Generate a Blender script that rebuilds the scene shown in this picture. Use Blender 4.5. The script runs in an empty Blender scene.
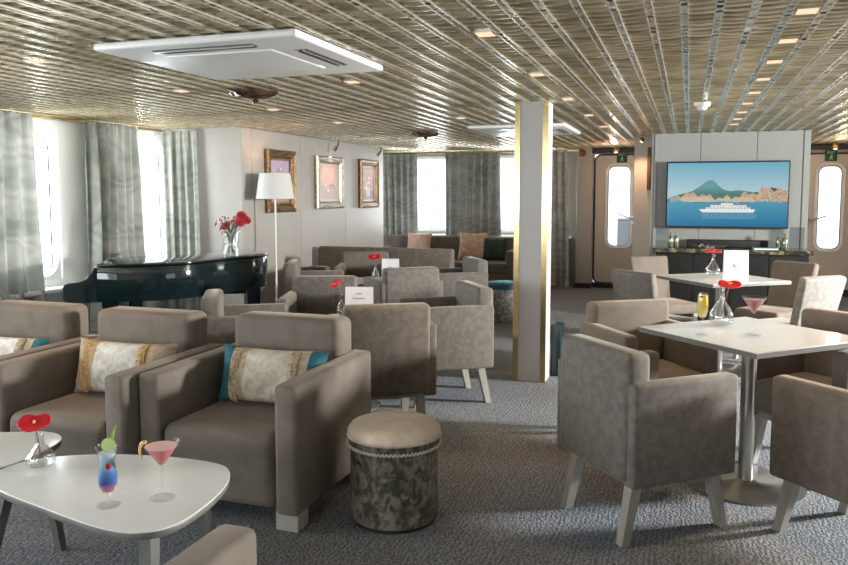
import bpy, bmesh, math, random
import numpy as np
from mathutils import Vector, Matrix
random.seed(4)
S = bpy.context.scene
COL = S.collection
R = math.radians
H = 2.17
# ------------------------------------------------------------------ camera, light, exposure
cd = bpy.data.cameras.new('camera'); cam = bpy.data.objects.new('camera', cd); COL.objects.link(cam)
cam.location = (0, 0, 1.47); cam.rotation_euler = (R(90-4.9), 0, R(18.85))
cd.sensor_width = 36; cd.lens = 774/848*36; cd.shift_y = -22.1/848; cd.clip_end = 200
S.camera = cam
S.view_settings.view_transform = 'Standard'; S.view_settings.look = 'None'
S.view_settings.gamma = 1; S.view_settings.use_curve_mapping = False
S.view_settings.exposure = 0.12
w = bpy.data.worlds.new('sky'); S.world = w; w.use_nodes = True
w.node_tree.nodes['Background'].inputs[0].default_value = (0.86, 0.93, 1.0, 1)
w.node_tree.nodes['Background'].inputs[1].default_value = 2.0

def area(name, loc, tgt, sx, sy, power, col=(1, 1, 1)):
    l = bpy.data.lights.new(name, 'AREA'); l.shape = 'RECTANGLE'; l.size = sx; l.size_y = sy
    l.energy = power; l.color = col
    o = bpy.data.objects.new(name, l); COL.objects.link(o); o.location = loc
    o.rotation_euler = (Vector(tgt)-Vector(loc)).to_track_quat('-Z', 'Z').to_euler()
    return o
# daylight outside the windows of the room, then the added aft fill
area('daylight_port_near', (-6.0, 5.0, 1.45), (-4.5, 5.0, 1.3), 1.6, 1.5, 200, (.93, .97, 1))
area('daylight_port_far', (-6.0, 6.7, 1.45), (-4.5, 6.7, 1.3), 1.2, 1.5, 120, (.93, .97, 1))
area('daylight_port_rear', (-6.0, 1.2, 1.45), (-4.5, 1.2, 1.2), 2.6, 1.5, 230, (.93, .97, 1))
area('daylight_bow', (-3.4, 12.95, 1.5), (-3.4, 11, 1.2), 3.2, 1.4, 140, (.93, .97, 1))
area('daylight_starboard', (4.9, 6.3, 1.72), (-1.5, 3.4, .6), .55, .45, 950, (1, .97, .93))
area('fill_aft', (-2.8, -2.9, 1.45), (-2.0, 4, .8), 3.2, 1.2, 95, (.97, .98, 1))  # added fill light, shining in from behind the camera

# ------------------------------------------------------------------ materials
MATS = {}
def nodes(name):
    m = bpy.data.materials.new(name); m.use_nodes = True
    nt = m.node_tree; b = nt.nodes['Principled BSDF']
    MATS[name] = m
    return m, nt, b
def mat(name, col, rough=.5, metal=0, **kw):
    m, nt, b = nodes(name)
    b.inputs['Base Color'].default_value = (*col, 1); b.inputs['Roughness'].default_value = rough
    b.inputs['Metallic'].default_value = metal
    for k, v in kw.items(): b.inputs[k.replace('_', ' ')].default_value = v
    return m
def nd(nt, t, **kw):
    n = nt.nodes.new(t)
    for k, v in kw.items():
        if k in n.inputs.keys(): n.inputs[k].default_value = v
        else: setattr(n, k, v)
    return n
def ramp(nt, stops, interp='LINEAR'):
    r = nt.nodes.new('ShaderNodeValToRGB'); e = r.color_ramp.elements; r.color_ramp.interpolation = interp
    while len(e) < len(stops): e.new(.5)
    for i, (p, c) in enumerate(stops):
        e[i].position = p; e[i].color = (*c, 1)
    return r
def noise_mat(name, c1, c2, scale=6, rough=.5, metal=0, bump=0, bscale=200, lo=.4, hi=.62, stretch=(1, 1, 1), sheen=0, detail=3, bdist=.01):
    m, nt, b = nodes(name); L = nt.links
    tc = nd(nt, 'ShaderNodeTexCoord'); mp = nd(nt, 'ShaderNodeMapping'); mp.inputs['Scale'].default_value = stretch
    n = nd(nt, 'ShaderNodeTexNoise', Scale=scale, Detail=detail, Distortion=.6)
    r = ramp(nt, [(lo, c1), (hi, c2)])
    L.new(tc.outputs['Object'], mp.inputs[0]); L.new(mp.outputs[0], n.inputs['Vector']); L.new(n.outputs[0], r.inputs[0]); L.new(r.outputs[0], b.inputs['Base Color'])
    b.inputs['Roughness'].default_value = rough; b.inputs['Metallic'].default_value = metal
    if sheen:
        b.inputs['Sheen Weight'].default_value = sheen; b.inputs['Sheen Roughness'].default_value = .4
        b.inputs['Sheen Tint'].default_value = (*[min(1, x*2.6) for x in c2], 1)
    if bump:
        n2 = nd(nt, 'ShaderNodeTexNoise', Scale=bscale, Detail=2); bp = nd(nt, 'ShaderNodeBump', Strength=bump, Distance=bdist)
        L.new(tc.outputs['Object'], n2.inputs['Vector']); L.new(n2.outputs[0], bp.inputs['Height']); L.new(bp.outputs[0], b.inputs['Normal'])
    return m
velvet = noise_mat('velvet_taupe', (.140, .113, .090), (.178, .148, .121), 20, .85, bump=.25, bscale=260, lo=.40, hi=.60, sheen=.35, bdist=.002)
velvet_smooth = noise_mat('velvet_smooth', (.152, .125, .101), (.182, .152, .126), 9, .85, bump=.2, bscale=260, lo=.35, hi=.65, sheen=.35, bdist=.002)
velvet_grey = noise_mat('velvet_grey', (.135, .121, .104), (.172, .156, .136), 24, .8, bump=.25, bscale=260, lo=.42, hi=.58, sheen=.4, bdist=.002)
velvet_pale = noise_mat('velvet_pale_stitched', (.20, .186, .17), (.26, .242, .222), 24, .8, bump=.3, bscale=200, lo=.42, hi=.58, sheen=.3, bdist=.002)
leg_wood = noise_mat('grey_washed_wood', (.36, .34, .30), (.42, .40, .36), 8, .5, stretch=(1, 1, .1))
leg_dark = noise_mat('grey_painted_wood', (.11, .11, .10), (.14, .137, .125), 8, .5, stretch=(1, 1, .1))
white_lam = noise_mat('white_marble_laminate', (.70, .70, .69), (.76, .76, .75), 5, .12, lo=.3, hi=.7)
edge_grey = mat('laminate_edge', (.16, .16, .15), .4)
wall_m = noise_mat('cream_wall', (.355, .33, .298), (.38, .355, .322), 1.5, .45)
wall_white = mat('white_lining', (.88, .89, .88), .5)
panel_m = noise_mat('grey_panel', (.29, .30, .285), (.31, .32, .305), 1.5, .35)
door_m = mat('door_cream', (.50, .45, .385), .4)
col_m = mat('column_white', (.54, .52, .51), .35)
brass = mat('polished_brass', (.46, .36, .17), .2, 1)
steel = mat('brushed_steel', (.58, .57, .54), .28, 1)
silver = mat('silver_metal', (.75, .75, .73), .15, 1)
black_gloss = mat('piano_lacquer', (.005, .014, .016), .04, Coat_Weight=.6)
black_matte = mat('black_matte', (.012, .012, .012), .6)
black_wood = noise_mat('black_stained_wood', (.004, .005, .004), (.008, .008, .007), 6, .5)
white_plastic = mat('white_plastic', (.80, .80, .78), .35)
dark_slot = mat('slot_dark', (.06, .065, .065), .5)
shade_m, _nt, _b = nodes('lamp_shade_linen')
_b.inputs['Base Color'].default_value = (.60, .60, .58, 1); _b.inputs['Roughness'].default_value = .8
gold_frame = noise_mat('gilded_wood', (.10, .055, .02), (.27, .165, .07), 30, .38, .5, bump=.4, bscale=60)
silver_frame = noise_mat('silvered_wood', (.30, .27, .22), (.50, .46, .40), 30, .35, .6, bump=.4, bscale=60)
mat_board = mat('frame_liner', (.62, .58, .54), .6)
teal = noise_mat('teal_velvet', (.012, .085, .11), (.02, .13, .165), 9, .7, sheen=.3)
pink_cush = noise_mat('peach_cushion', (.72, .50, .38), (.82, .60, .48), 14, .8, bump=.3, bscale=90)
copper_cush = noise_mat('copper_pattern_cushion', (.60, .36, .24), (.78, .56, .43), 22, .7, bump=.3, bscale=90)
green_cush = noise_mat('dark_green_cushion', (.01, .035, .025), (.03, .08, .05), 20, .7)
fringe_m = noise_mat('fringe_thread', (.22, .15, .08), (.52, .42, .27), 90, .9, stretch=(1, 1, .3), lo=.35, hi=.6)
fringe_gold = noise_mat('gold_fringe_thread', (.32, .17, .05), (.60, .42, .20), 90, .9, stretch=(1, 1, .3), lo=.35, hi=.6)
anth_m = mat('anthurium_red', (.62, .012, .03), .18)
petal_red = mat('petal_red', (.50, .02, .05), .6)
petal_white = mat('petal_cream', (.85, .72, .66), .6)
petal_core = mat('flower_core', (.12, .02, .02), .8)
leaf_m = mat('stem_green', (.08, .18, .05), .6)
spadix_m = mat('spadix_yellow', (.85, .45, .20), .5)
paper = mat('white_card', (.82, .82, .84), .6)
ink = mat('ink', (.08, .08, .10), .7)
exit_green = mat('sign_green', (.004, .085, .035), .7)
sign_white = mat('sign_white', (.6, .75, .65), .5)
teal_book = mat('teal_cover', (.10, .28, .30), .5)
bottle_m = mat('antique_glass', (.33, .34, .24), .15, .7)
rubber = mat('black_rubber', (.01, .01, .01), .5)
lime_m = mat('lime_flesh', (.42, .52, .10), .4)
lime_skin = mat('lime_skin', (.25, .42, .04), .4)
lemon_m = mat('lemon_flesh', (.80, .62, .22), .4)
cherry_m = mat('cherry_red', (.55, .02, .02), .25)
straw_m = mat('straw_black', (.01, .01, .01), .3)
bell_m = mat('alarm_red_brown', (.16, .04, .02), .35)
amber_m = noise_mat('amber_glass', (.10, .05, .03), (.35, .22, .15), 14, .12, .6)
seat_wood = mat('wood_dark', (.10, .05, .025), .4)
ivory = mat('ivory_keys', (.8, .78, .7), .2)

def emis(name, col, s):
    m = bpy.data.materials.new(name); m.use_nodes = True; nt = m.node_tree; nt.nodes.clear()
    e = nd(nt, 'ShaderNodeEmission', Strength=s); e.inputs[0].default_value = (*col, 1)
    o = nd(nt, 'ShaderNodeOutputMaterial'); nt.links.new(e.outputs[0], o.inputs[0]); return m
down_e = emis('downlight_glow', (1.0, .60, .40), 1.3)
bulb_e = emis('bulb_glow', (1.0, .75, .5), 6)

def clear_glass(name, col=(1, 1, 1), base=.06, top=.5):
    m = bpy.data.materials.new(name); m.use_nodes = True; nt = m.node_tree; nt.nodes.clear(); L = nt.links
    t = nd(nt, 'ShaderNodeBsdfTransparent'); t.inputs[0].default_value = (*col, 1)
    g = nd(nt, 'ShaderNodeBsdfGlossy', Roughness=.02)
    f = nd(nt, 'ShaderNodeLayerWeight', Blend=.35)
    mr = nd(nt, 'ShaderNodeMapRange'); mr.inputs[3].default_value = base; mr.inputs[4].default_value = top
    x = nd(nt, 'ShaderNodeMixShader'); o = nd(nt, 'ShaderNodeOutputMaterial')
    L.new(f.outputs['Facing'], mr.inputs[0]); L.new(mr.outputs[0], x.inputs[0]); L.new(t.outputs[0], x.inputs[1]); L.new(g.outputs[0], x.inputs[2]); L.new(x.outputs[0], o.inputs[0])
    return m
pane_m = clear_glass('window_glass', (.97, .99, 1), .03, .6)
stem_glass = clear_glass('stemware_glass', (.99, .995, .995), .03, .3)
def crystal(name):
    m, nt, b = nodes(name)
    b.inputs['Base Color'].default_value = (.97, .98, .98, 1); b.inputs['Roughness'].default_value = .02
    b.inputs['Transmission Weight'].default_value = 1; b.inputs['IOR'].default_value = 1.45
    return m
crystal_m = clear_glass('cut_crystal', (.97, .98, .98), .08, .55)
acryl_m = clear_glass('frosted_screen', (.80, .84, .86), .15, .6)
def liquid(name, stops, lo, hi):
    m, nt, b = nodes(name); L = nt.links
    tc = nd(nt, 'ShaderNodeTexCoord'); sx = nd(nt, 'ShaderNodeSeparateXYZ'); mr = nd(nt, 'ShaderNodeMapRange')
    mr.inputs[1].default_value = lo; mr.inputs[2].default_value = hi
    r = ramp(nt, stops); L.new(tc.outputs['Object'], sx.inputs[0]); L.new(sx.outputs[2], mr.inputs[0]); L.new(mr.outputs[0], r.inputs[0])
    L.new(r.outputs[0], b.inputs['Base Color']); b.inputs['Roughness'].default_value = .08
    b.inputs['Subsurface Weight'].default_value = .0
    return m
blue_liq = liquid('layered_blue_drink', [(0, (.7, .03, .05)), (.12, (.40, .06, .20)), (.24, (.03, .08, .34)), (.5, (.09, .22, .52)), (.7, (.32, .52, .68)), (1, (.60, .76, .82))], .045, .175)
pink_liq = mat('pink_drink', (.80, .10, .13), .1)
foam_m = mat('pink_foam', (.85, .50, .50), .5)
red_liq = mat('red_orange_drink', (.30, .025, .012), .1)
yel_liq = mat('yellow_drink', (.88, .66, .14), .1)

def carpet():
    m, nt, b = nodes('carpet'); L = nt.links
    tc = nd(nt, 'ShaderNodeTexCoord')
    n1 = nd(nt, 'ShaderNodeTexNoise', Scale=.9, Detail=2); r1 = ramp(nt, [(.42, (.195, .22, .255)), (.62, (.185, .18, .178))])  # broad brown-grey patches put the warm, shaded floor areas into the colour
    n2 = nd(nt, 'ShaderNodeTexNoise', Scale=75, Detail=3)
    wv = nd(nt, 'ShaderNodeTexWave', Scale=14, Distortion=9, Detail=2); wv.inputs['Detail Scale'].default_value = 2.5
    mx = nd(nt, 'ShaderNodeMath', operation='ADD'); ml = nd(nt, 'ShaderNodeMath', operation='MULTIPLY'); ml.inputs[1].default_value = .45
    mr = nd(nt, 'ShaderNodeMapRange'); mr.inputs[1].default_value = .5; mr.inputs[2].default_value = 1.0; mr.inputs[3].default_value = .55; mr.inputs[4].default_value = 1.4
    vm = nd(nt, 'ShaderNodeVectorMath', operation='SCALE')
    for a in (n1, n2, wv): L.new(tc.outputs['Object'], a.inputs['Vector'])
    L.new(n1.outputs[0], r1.inputs[0]); L.new(wv.outputs['Fac'], ml.inputs[0]); L.new(ml.outputs[0], mx.inputs[0]); L.new(n2.outputs[0], mx.inputs[1])
    L.new(mx.outputs[0], mr.inputs[0]); L.new(r1.outputs[0], vm.inputs[0]); L.new(mr.outputs[0], vm.inputs['Scale']); L.new(vm.outputs[0], b.inputs['Base Color'])
    bp = nd(nt, 'ShaderNodeBump', Strength=.5, Distance=.008); L.new(mx.outputs[0], bp.inputs['Height']); L.new(bp.outputs[0], b.inputs['Normal'])
    b.inputs['Roughness'].default_value = .95
    return m
carpet_m = carpet()

def curtain_mat():
    m = bpy.data.materials.new('curtain_fabric'); m.use_nodes = True; nt = m.node_tree; L = nt.links; b = nt.nodes['Principled BSDF']
    tc = nd(nt, 'ShaderNodeTexCoord'); mp = nd(nt, 'ShaderNodeMapping'); mp.inputs['Scale'].default_value = (.8, .8, 1.5)
    n = nd(nt, 'ShaderNodeTexNoise', Scale=1.5, Detail=1.5); n3 = nd(nt, 'ShaderNodeTexNoise', Scale=2.6, Detail=3)
    k = nd(nt, 'ShaderNodeMath', operation='MULTIPLY'); k.inputs[1].default_value = 75
    sn = nd(nt, 'ShaderNodeMath', operation='SINE'); k2 = nd(nt, 'ShaderNodeMath', operation='MULTIPLY'); k2.inputs[1].default_value = .10
    ad = nd(nt, 'ShaderNodeMath', operation='ADD')
    r = ramp(nt, [(.28, (.25, .275, .245)), (.50, (.36, .375, .34)), (.72, (.46, .455, .42))])
    L.new(tc.outputs['Object'], mp.inputs[0]); L.new(mp.outputs[0], n.inputs['Vector']); L.new(mp.outputs[0], n3.inputs['Vector'])
    L.new(n.outputs[0], k.inputs[0]); L.new(k.outputs[0], sn.inputs[0]); L.new(sn.outputs[0], k2.inputs[0])
    L.new(k2.outputs[0], ad.inputs[0]); L.new(n3.outputs[0], ad.inputs[1]); L.new(ad.outputs[0], r.inputs[0]); L.new(r.outputs[0], b.inputs['Base Color'])
    b.inputs['Roughness'].default_value = .6
    t = nd(nt, 'ShaderNodeBsdfTranslucent'); L.new(r.outputs[0], t.inputs[0]); x = nd(nt, 'ShaderNodeMixShader'); x.inputs[0].default_value = .04
    L.new(b.outputs[0], x.inputs[1]); L.new(t.outputs[0], x.inputs[2]); L.new(x.outputs[0], nt.nodes['Material Output'].inputs[0])
    return m
curtain_m = curtain_mat()

def slat_mat():
    m, nt, b = nodes('champagne_metal'); L = nt.links
    tc = nd(nt, 'ShaderNodeTexCoord'); mp = nd(nt, 'ShaderNodeMapping'); mp.inputs['Scale'].default_value = (3.5, 8.7, 1)
    n = nd(nt, 'ShaderNodeTexNoise', Scale=1.5, Detail=1); r = ramp(nt, [(.35, (.44, .37, .23)), (.65, (.78, .69, .49))])
    L.new(tc.outputs['Object'], mp.inputs[0]); L.new(mp.outputs[0], n.inputs['Vector']); L.new(n.outputs[0], r.inputs[0]); L.new(r.outputs[0], b.inputs['Base Color'])
    b.inputs['Metallic'].default_value = .55; b.inputs['Roughness'].default_value = .33
    return m
slat_m = slat_mat()
rail_m = mat('bright_metal_rail', (.80, .76, .64), .25, .8)

def bands(name, stops, axis=0, lo=-.3, hi=.3, rough=.8):
    m, nt, b = nodes(name); L = nt.links
    tc = nd(nt, 'ShaderNodeTexCoord'); sx = nd(nt, 'ShaderNodeSeparateXYZ'); mr = nd(nt, 'ShaderNodeMapRange')
    mr.inputs[1].default_value = lo; mr.inputs[2].default_value = hi
    r = ramp(nt, stops, 'CONSTANT'); n = nd(nt, 'ShaderNodeTexNoise', Scale=22, Detail=4, Distortion=1)
    r2 = ramp(nt, [(.38, (.74, .71, .66)), (.60, (1, 1, 1))])
    mx = nd(nt, 'ShaderNodeMix', data_type='RGBA', blend_type='MULTIPLY'); mx.inputs[0].default_value = 1
    L.new(tc.outputs['Object'], sx.inputs[0]); L.new(sx.outputs[axis], mr.inputs[0]); L.new(mr.outputs[0], r.inputs[0]); L.new(tc.outputs['Object'], n.inputs['Vector']); L.new(n.outputs[0], r2.inputs[0])
    L.new(r.outputs[0], mx.inputs[6]); L.new(r2.outputs[0], mx.inputs[7]); L.new(mx.outputs[2], b.inputs['Base Color']); b.inputs['Roughness'].default_value = rough
    return m
TE = (.02, .13, .17); CR = (.60, .54, .45); TN = (.45, .36, .26)
pil_teal = bands('teal_end_pillow', [(0, TE), (.17, TN), (.30, CR), (.78, TN), (.86, TE)])
pil_gold = bands('gold_end_pillow', [(0, (.42, .33, .26)), (.14, (.48, .34, .18)), (.26, (.66, .64, .60)), (.70, (.48, .36, .22)), (.83, (.36, .28, .22))])
pil_white = bands('white_pillow', [(0, TE), (.17, TN), (.30, (.70, .71, .69)), (.78, TN), (.86, TE)])

# ------------------------------------------------------------------ builders
def tag(o, label=None, cat=None, group=None, kind=None):
    if label: o['label'] = label
    if cat: o['category'] = cat
    if group: o['group'] = group
    if kind: o['kind'] = kind
    return o
def thing(name, label, cat, loc, rz=0, group=None):
    o = bpy.data.objects.new(name, None); COL.objects.link(o); o.location = loc; o.rotation_euler = (0, 0, rz)
    o.empty_display_size = .1
    return tag(o, label, cat, group)
class MB:
    def __init__(s): s.b = bmesh.new()
    def box(s, x0, x1, y0, y1, z0, z1, bev=0, seg=3, M=None, taper=None):
        t = bmesh.new(); r = bmesh.ops.create_cube(t, size=1)
        for v in t.verts:
            v.co = Vector((x0+(v.co.x+.5)*(x1-x0), y0+(v.co.y+.5)*(y1-y0), z0+(v.co.z+.5)*(z1-z0)))
        if bev: bmesh.ops.bevel(t, geom=t.edges[:], offset=bev, segments=seg, profile=.5, affect='EDGES')
        if M is not None: t.transform(M)
        s.add(t); return s
    def add(s, t):
        me = bpy.data.meshes.new('t'); t.to_mesh(me); t.free(); s.b.from_mesh(me); bpy.data.meshes.remove(me)
    def leg(s, top, bot, wt, wb):
        vs = []
        for (c, w_) in ((top, wt), (bot, wb)):
            for dx, dy in ((-1, -1), (1, -1), (1, 1), (-1, 1)): vs.append(s.b.verts.new((c[0]+dx*w_/2, c[1]+dy*w_/2, c[2])))
        s.b.faces.new(vs[0:4]); s.b.faces.new(vs[7:3:-1])
        for i in range(4): s.b.faces.new((vs[i], vs[i+4], vs[(i+1) % 4+4], vs[(i+1) % 4])[::1])
        return s
    def lathe(s, prof, n=32, c=(0, 0, 0), flute=0, nf=12, M=None):
        t = bmesh.new(); rings = []
        for (r, z) in prof:
            ring = []
            for i in range(n):
                a = 2*math.pi*i/n; rr = r*(1+flute*math.cos(nf*a)) if flute else r
                ring.append(t.verts.new((c[0]+rr*math.cos(a), c[1]+rr*math.sin(a), c[2]+z)))
            rings.append(ring)
        for A, B in zip(rings, rings[1:]):
            for i in range(n): t.faces.new((A[i], A[(i+1) % n], B[(i+1) % n], B[i]))
        if prof[0][0] > 1e-4: t.faces.new(rings[0][::-1])
        if prof[-1][0] > 1e-4: t.faces.new(rings[-1])
        bmesh.ops.remove_doubles(t, verts=t.verts[:], dist=1e-5)
        if M is not None: t.transform(M)
        s.add(t); return s
    def tube(s, pts, r, n=8, r2=None):
        pts = [Vector(p) for p in pts]; rings = []
        for i, p in enumerate(pts):
            d = (pts[min(i+1, len(pts)-1)]-pts[max(i-1, 0)]).normalized()
            u = d.orthogonal().normalized(); v = d.cross(u); rr = r if r2 is None else r+(r2-r)*i/(len(pts)-1)
            if i and rings:
                u = (pu-d*pu.dot(d)).normalized(); v = d.cross(u)
            pu = u
            rings.append([s.b.verts.new(p+(u*math.cos(2*math.pi*k/n)+v*math.sin(2*math.pi*k/n))*rr) for k in range(n)])
        for A, B in zip(rings, rings[1:]):
            for i in range(n): s.b.faces.new((A[i], A[(i+1) % n], B[(i+1) % n], B[i]))
        s.b.faces.new(rings[0][::-1]); s.b.faces.new(rings[-1]); return s
    def prism(s, poly, z0, z1, bev=0, M=None, seg=2):
        t = bmesh.new(); a = [t.verts.new((x, y, z0)) for x, y in poly]; f = t.faces.new(a)
        r = bmesh.ops.extrude_face_region(t, geom=[f]); vs = [g for g in r['geom'] if isinstance(g, bmesh.types.BMVert)]
        for v in vs: v.co.z = z1
        bmesh.ops.recalc_face_normals(t, faces=t.faces[:])
        if bev:
            es = [e for e in t.edges if abs(e.verts[0].co.z-e.verts[1].co.z) < 1e-6]
            bmesh.ops.bevel(t, geom=es, offset=bev, segments=seg, profile=.5, affect='EDGES')
        if M is not None: t.transform(M)
        s.add(t); return s
    def build(s, name, m, parent=None, smooth=True, loc=None):
        me = bpy.data.meshes.new(name); bmesh.ops.recalc_face_normals(s.b, faces=s.b.faces[:]) if len(s.b.faces) < 60000 else None
        s.b.to_mesh(me); s.b.free()
        o = bpy.data.objects.new(name, me); COL.objects.link(o); me.materials.append(m)
        if smooth:
            me.polygons.foreach_set('use_smooth', [True]*len(me.polygons))
            try: me.set_sharp_from_angle(angle=R(42))
            except Exception: pass
        if parent is not None: o.parent = parent
        if loc is not None: o.location = loc
        return o
def box(*a, **k): return MB().box(*a, **k)
def copy_tree(o, parent=None):
    c = o.copy(); COL.objects.link(c)
    if parent is not None: c.parent = parent
    for ch in [x for x in bpy.data.objects if x.parent == o]: copy_tree(ch, c)
    return c
def place(src, first, label, loc, rz, group=None):
    o = src if first else copy_tree(src)
    o.location = loc; o.rotation_euler = (0, 0, rz); o['label'] = label
    if group: o['group'] = group
    return o
def facing(fx, fy): return math.atan2(fy, fx)-math.pi/2
def rrect(cx, cz, w_, h_, r, n=6):
    pts = []
    for (sx, sz, a0) in ((1, 1, 0), (-1, 1, 90), (-1, -1, 180), (1, -1, 270)):
        for k in range(n+1):
            a = R(a0+90*k/n); pts.append((cx+sx*(w_/2-r)+r*math.cos(a), cz+sz*(h_/2-r)+r*math.sin(a)))
    return pts
def bezier(pts, n=6):   # closed Catmull-Rom
    out = []; N = len(pts)
    for i in range(N):
        p0, p1, p2, p3 = [Vector(pts[(i+k-1) % N]) for k in range(4)]
        for j in range(n):
            t = j/n; out.append(tuple(.5*((2*p1)+(-p0+p2)*t+(2*p0-5*p1+4*p2-p3)*t*t+(-p0+3*p1-3*p2+p3)*t**3)))
    return out
def text(body, size, name, m, M, parent=None, ext=.0008):
    cu = bpy.data.curves.new('t', 'FONT'); cu.body = body; cu.size = size; cu.extrude = ext; cu.align_x = 'CENTER'; cu.align_y = 'CENTER'; cu.resolution_u = 3
    o = bpy.data.objects.new('t', cu); COL.objects.link(o); bpy.context.view_layer.update()
    me = bpy.data.meshes.new_from_object(o.evaluated_get(bpy.context.evaluated_depsgraph_get())); bpy.data.objects.remove(o)
    me.transform(M); me.materials.clear(); me.materials.append(m); me.name = name
    q = bpy.data.objects.new(name, me); COL.objects.link(q)
    if parent is not None: q.parent = parent
    return q
RX90 = Matrix.Rotation(R(90), 4, 'X')

# ------------------------------------------------------------------ room shell
XL, XR, YB, YF, YR = -5.4, 4.6, 12.45, 0, -2.5
XP, YC = -4.47, 7.15     # wall with paintings, corner wall
def struct(o): o['kind'] = 'structure'; return o
def wall_with_holes(name, axis, pos, a0, a1, z0, z1, holes, thick, m, parent=None):
    """axis 'x': wall plane x=pos running in y; 'y': plane y=pos running in x. thick is signed outwards."""
    mb = MB(); hs = sorted(holes)
    def b(u0, u1, w0, w1):
        if u1-u0 < 1e-4 or w1-w0 < 1e-4: return
        p0, p1 = sorted((pos, pos+thick))
        if axis == 'x': mb.box(p0, p1, u0, u1, w0, w1)
        else: mb.box(u0, u1, p0, p1, w0, w1)
    cur = a0
    for (u0, u1, w0, w1) in hs:
        b(cur, u0, z0, z1); b(u0, u1, z0, w0); b(u0, u1, w1, z1); cur = u1
    b(cur, a1, z0, z1)
    return mb.build(name, m, parent, smooth=False)
LW = [(-.2, 2.6, .72, 2.04), (4.35, 5.60, .70, 2.04), (6.20, 7.14, .70, 2.08)]
BW = [(-4.6, -3.45, .84, 2.1), (-3.1, -1.95, .84, 2.1)]
RW = [(-.6, 2.6, .75, 2.04), (5.6, 7.2, .9, 2.08)]
AW = [(-4.5, -1.1, .8, 2.05)]  # unseen rear window, put in to pass the aft fill
struct(wall_with_holes('wall_left', 'x', XL, YR, YC+.05, 0, H+.05, LW, -.18, wall_white))
struct(box(XL-.18, XP-.1, YC, YC+.1, 0, H+.05).build('wall_corner', wall_m, smooth=False))
# painting wall: panels with thin joints
mb = MB(); y = YC
for y2 in (7.35, 8.45, 9.75, 11.15):
    mb.box(XP-.1, XP, y+.003, y2-.003, 0, H+.05, bev=.002, seg=1); y = y2
mb.box(XP-.1, XP-.004, YC, 11.15, 0, H+.05)
struct(mb.build('wall_painting_side', wall_m, smooth=False))
DW1 = (-1.20, -.86, .66, 1.90); DW2 = (1.755, 2.055, .68, 1.87)
struct(box(XL, XP-.1, 11.10, 11.15, 0, H+.05).build('wall_alcove', wall_m, smooth=False))
struct(wall_with_holes('wall_back', 'y', YB, XL, XR, 0, H+.05, BW+[(-1.42, -.58, .08, 2.09), (1.42, 2.26, .08, 2.06)], .12, wall_m))
struct(wall_with_holes('wall_right', 'x', XR, YR, YB, 0, H+.05, RW, .15, wall_m))
struct(wall_with_holes('wall_rear', 'y', YR, XL, XR, 0, H+.05, AW, -.15, wall_m))
struct(box(XL-.2, XR+.2, YR-.2, YB+.2, -.1, 0).build('floor', carpet_m, smooth=False))
ce = struct(box(XL-.2, XR+.2, YR-.2, YB+.2, H+.05, H+.12).build('ceiling', mat('ceiling_void', (.55, .50, .38), .5), smooth=False))
P = .079; PX = .1272; X0 = XL+.02
nx, ny = int((XR-XL)/PX)+1, int((YB-YR)/P)+1
cxs = [.0, .016, .063, .111, PX-.0001]; cys = [0, .003, .015, .038, .062, P-.0001]
pz = [.014, .001, -.003, -.002, .004, .014]
rg = np.random.RandomState(3); vx = []; fc = []
for i in range(nx):
    for j in range(ny):
        tx, ty, dz = rg.normal(0, .030), rg.normal(0, .030), rg.normal(0, .0006); b0 = len(vx)
        for a in cxs:
            for q, b_ in enumerate(cys):
                vx.append((X0-PX+i*PX+a, YR+j*P+b_, H+.012+pz[q]-.0035*(1-((a-PX/2)/(PX/2))**2)+tx*(a-PX/2)+ty*(b_-P/2)+dz))
        for a in range(4):
            for b_ in range(5): k = b0+a*6+b_; fc.append((k, k+1, k+7, k+6))
me = bpy.data.meshes.new('cross_slats'); me.from_pydata(vx, [], fc); me.materials.append(slat_m)
me.polygons.foreach_set('use_smooth', [True]*len(me.polygons))
o = bpy.data.objects.new('cross_slats', me); COL.objects.link(o); o.parent = ce
mb = MB(); x = X0
while x < XR:
    for dx in (-.014, .014): mb.box(x+dx-.0022, x+dx+.0022, YR, YB, H-.004, H+.02)
    x += PX
mb.build('rails', rail_m, ce, smooth=False)
mb = MB(); x = X0
while x < XR:
    for j in range(ny):
        y = YR+j*P; t_ = rg.normal(0, .0028)
        mb.b.faces.new([mb.b.verts.new(c) for c in ((x-.012, y+.006, H+.001), (x+.012, y+.006, H+.001), (x+.012, y+.071, H+.001+t_), (x-.012, y+.071, H+.001+t_))])
    x += PX
mb.build('rail_clips', rail_m, ce, smooth=False)
# windows
def window(n, axis, pos, u0, u1, w0, w1, depth, sgn, r=.13):
    fr = MB(); cu, cw = (u0+u1)/2, (w0+w1)/2
    outer = rrect(cu, cw, u1-u0+.02, w1-w0+.02, .02); inner = rrect(cu, cw, u1-u0-.06, w1-w0-.08, r)
    t = fr.b; A = []; 
    def P3(p, d): return (pos+sgn*d, p[0], p[1]) if axis == 'x' else (p[0], pos+sgn*d, p[1])
    for d in (.02, depth):
        A.append(([t.verts.new(P3(p, d)) for p in outer], [t.verts.new(P3(p, d)) for p in inner]))
    N = len(outer)
    for (o_, i_) in A:
        for k in range(N): t.faces.new((o_[k], o_[(k+1) % N], i_[(k+1) % N], i_[k]))
    for k in range(N):
        t.faces.new((A[0][1][k], A[0][1][(k+1) % N], A[1][1][(k+1) % N], A[1][1][k]))
        t.faces.new((A[0][0][k], A[0][0][(k+1) % N], A[1][0][(k+1) % N], A[1][0][k]))
    e = struct(fr.build('window_%d' % n, wall_white))
    g = MB(); g.b.faces.new([g.b.verts.new(P3(p, depth*.6)) for p in inner]); g.build('pane', pane_m, e, smooth=False)
    s = MB(); pts = [P3(p, depth*.55) for p in inner]; s.tube(pts+[pts[0]], .008, 6); s.build('seal', rubber, e)
    return e
n = 1
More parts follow.
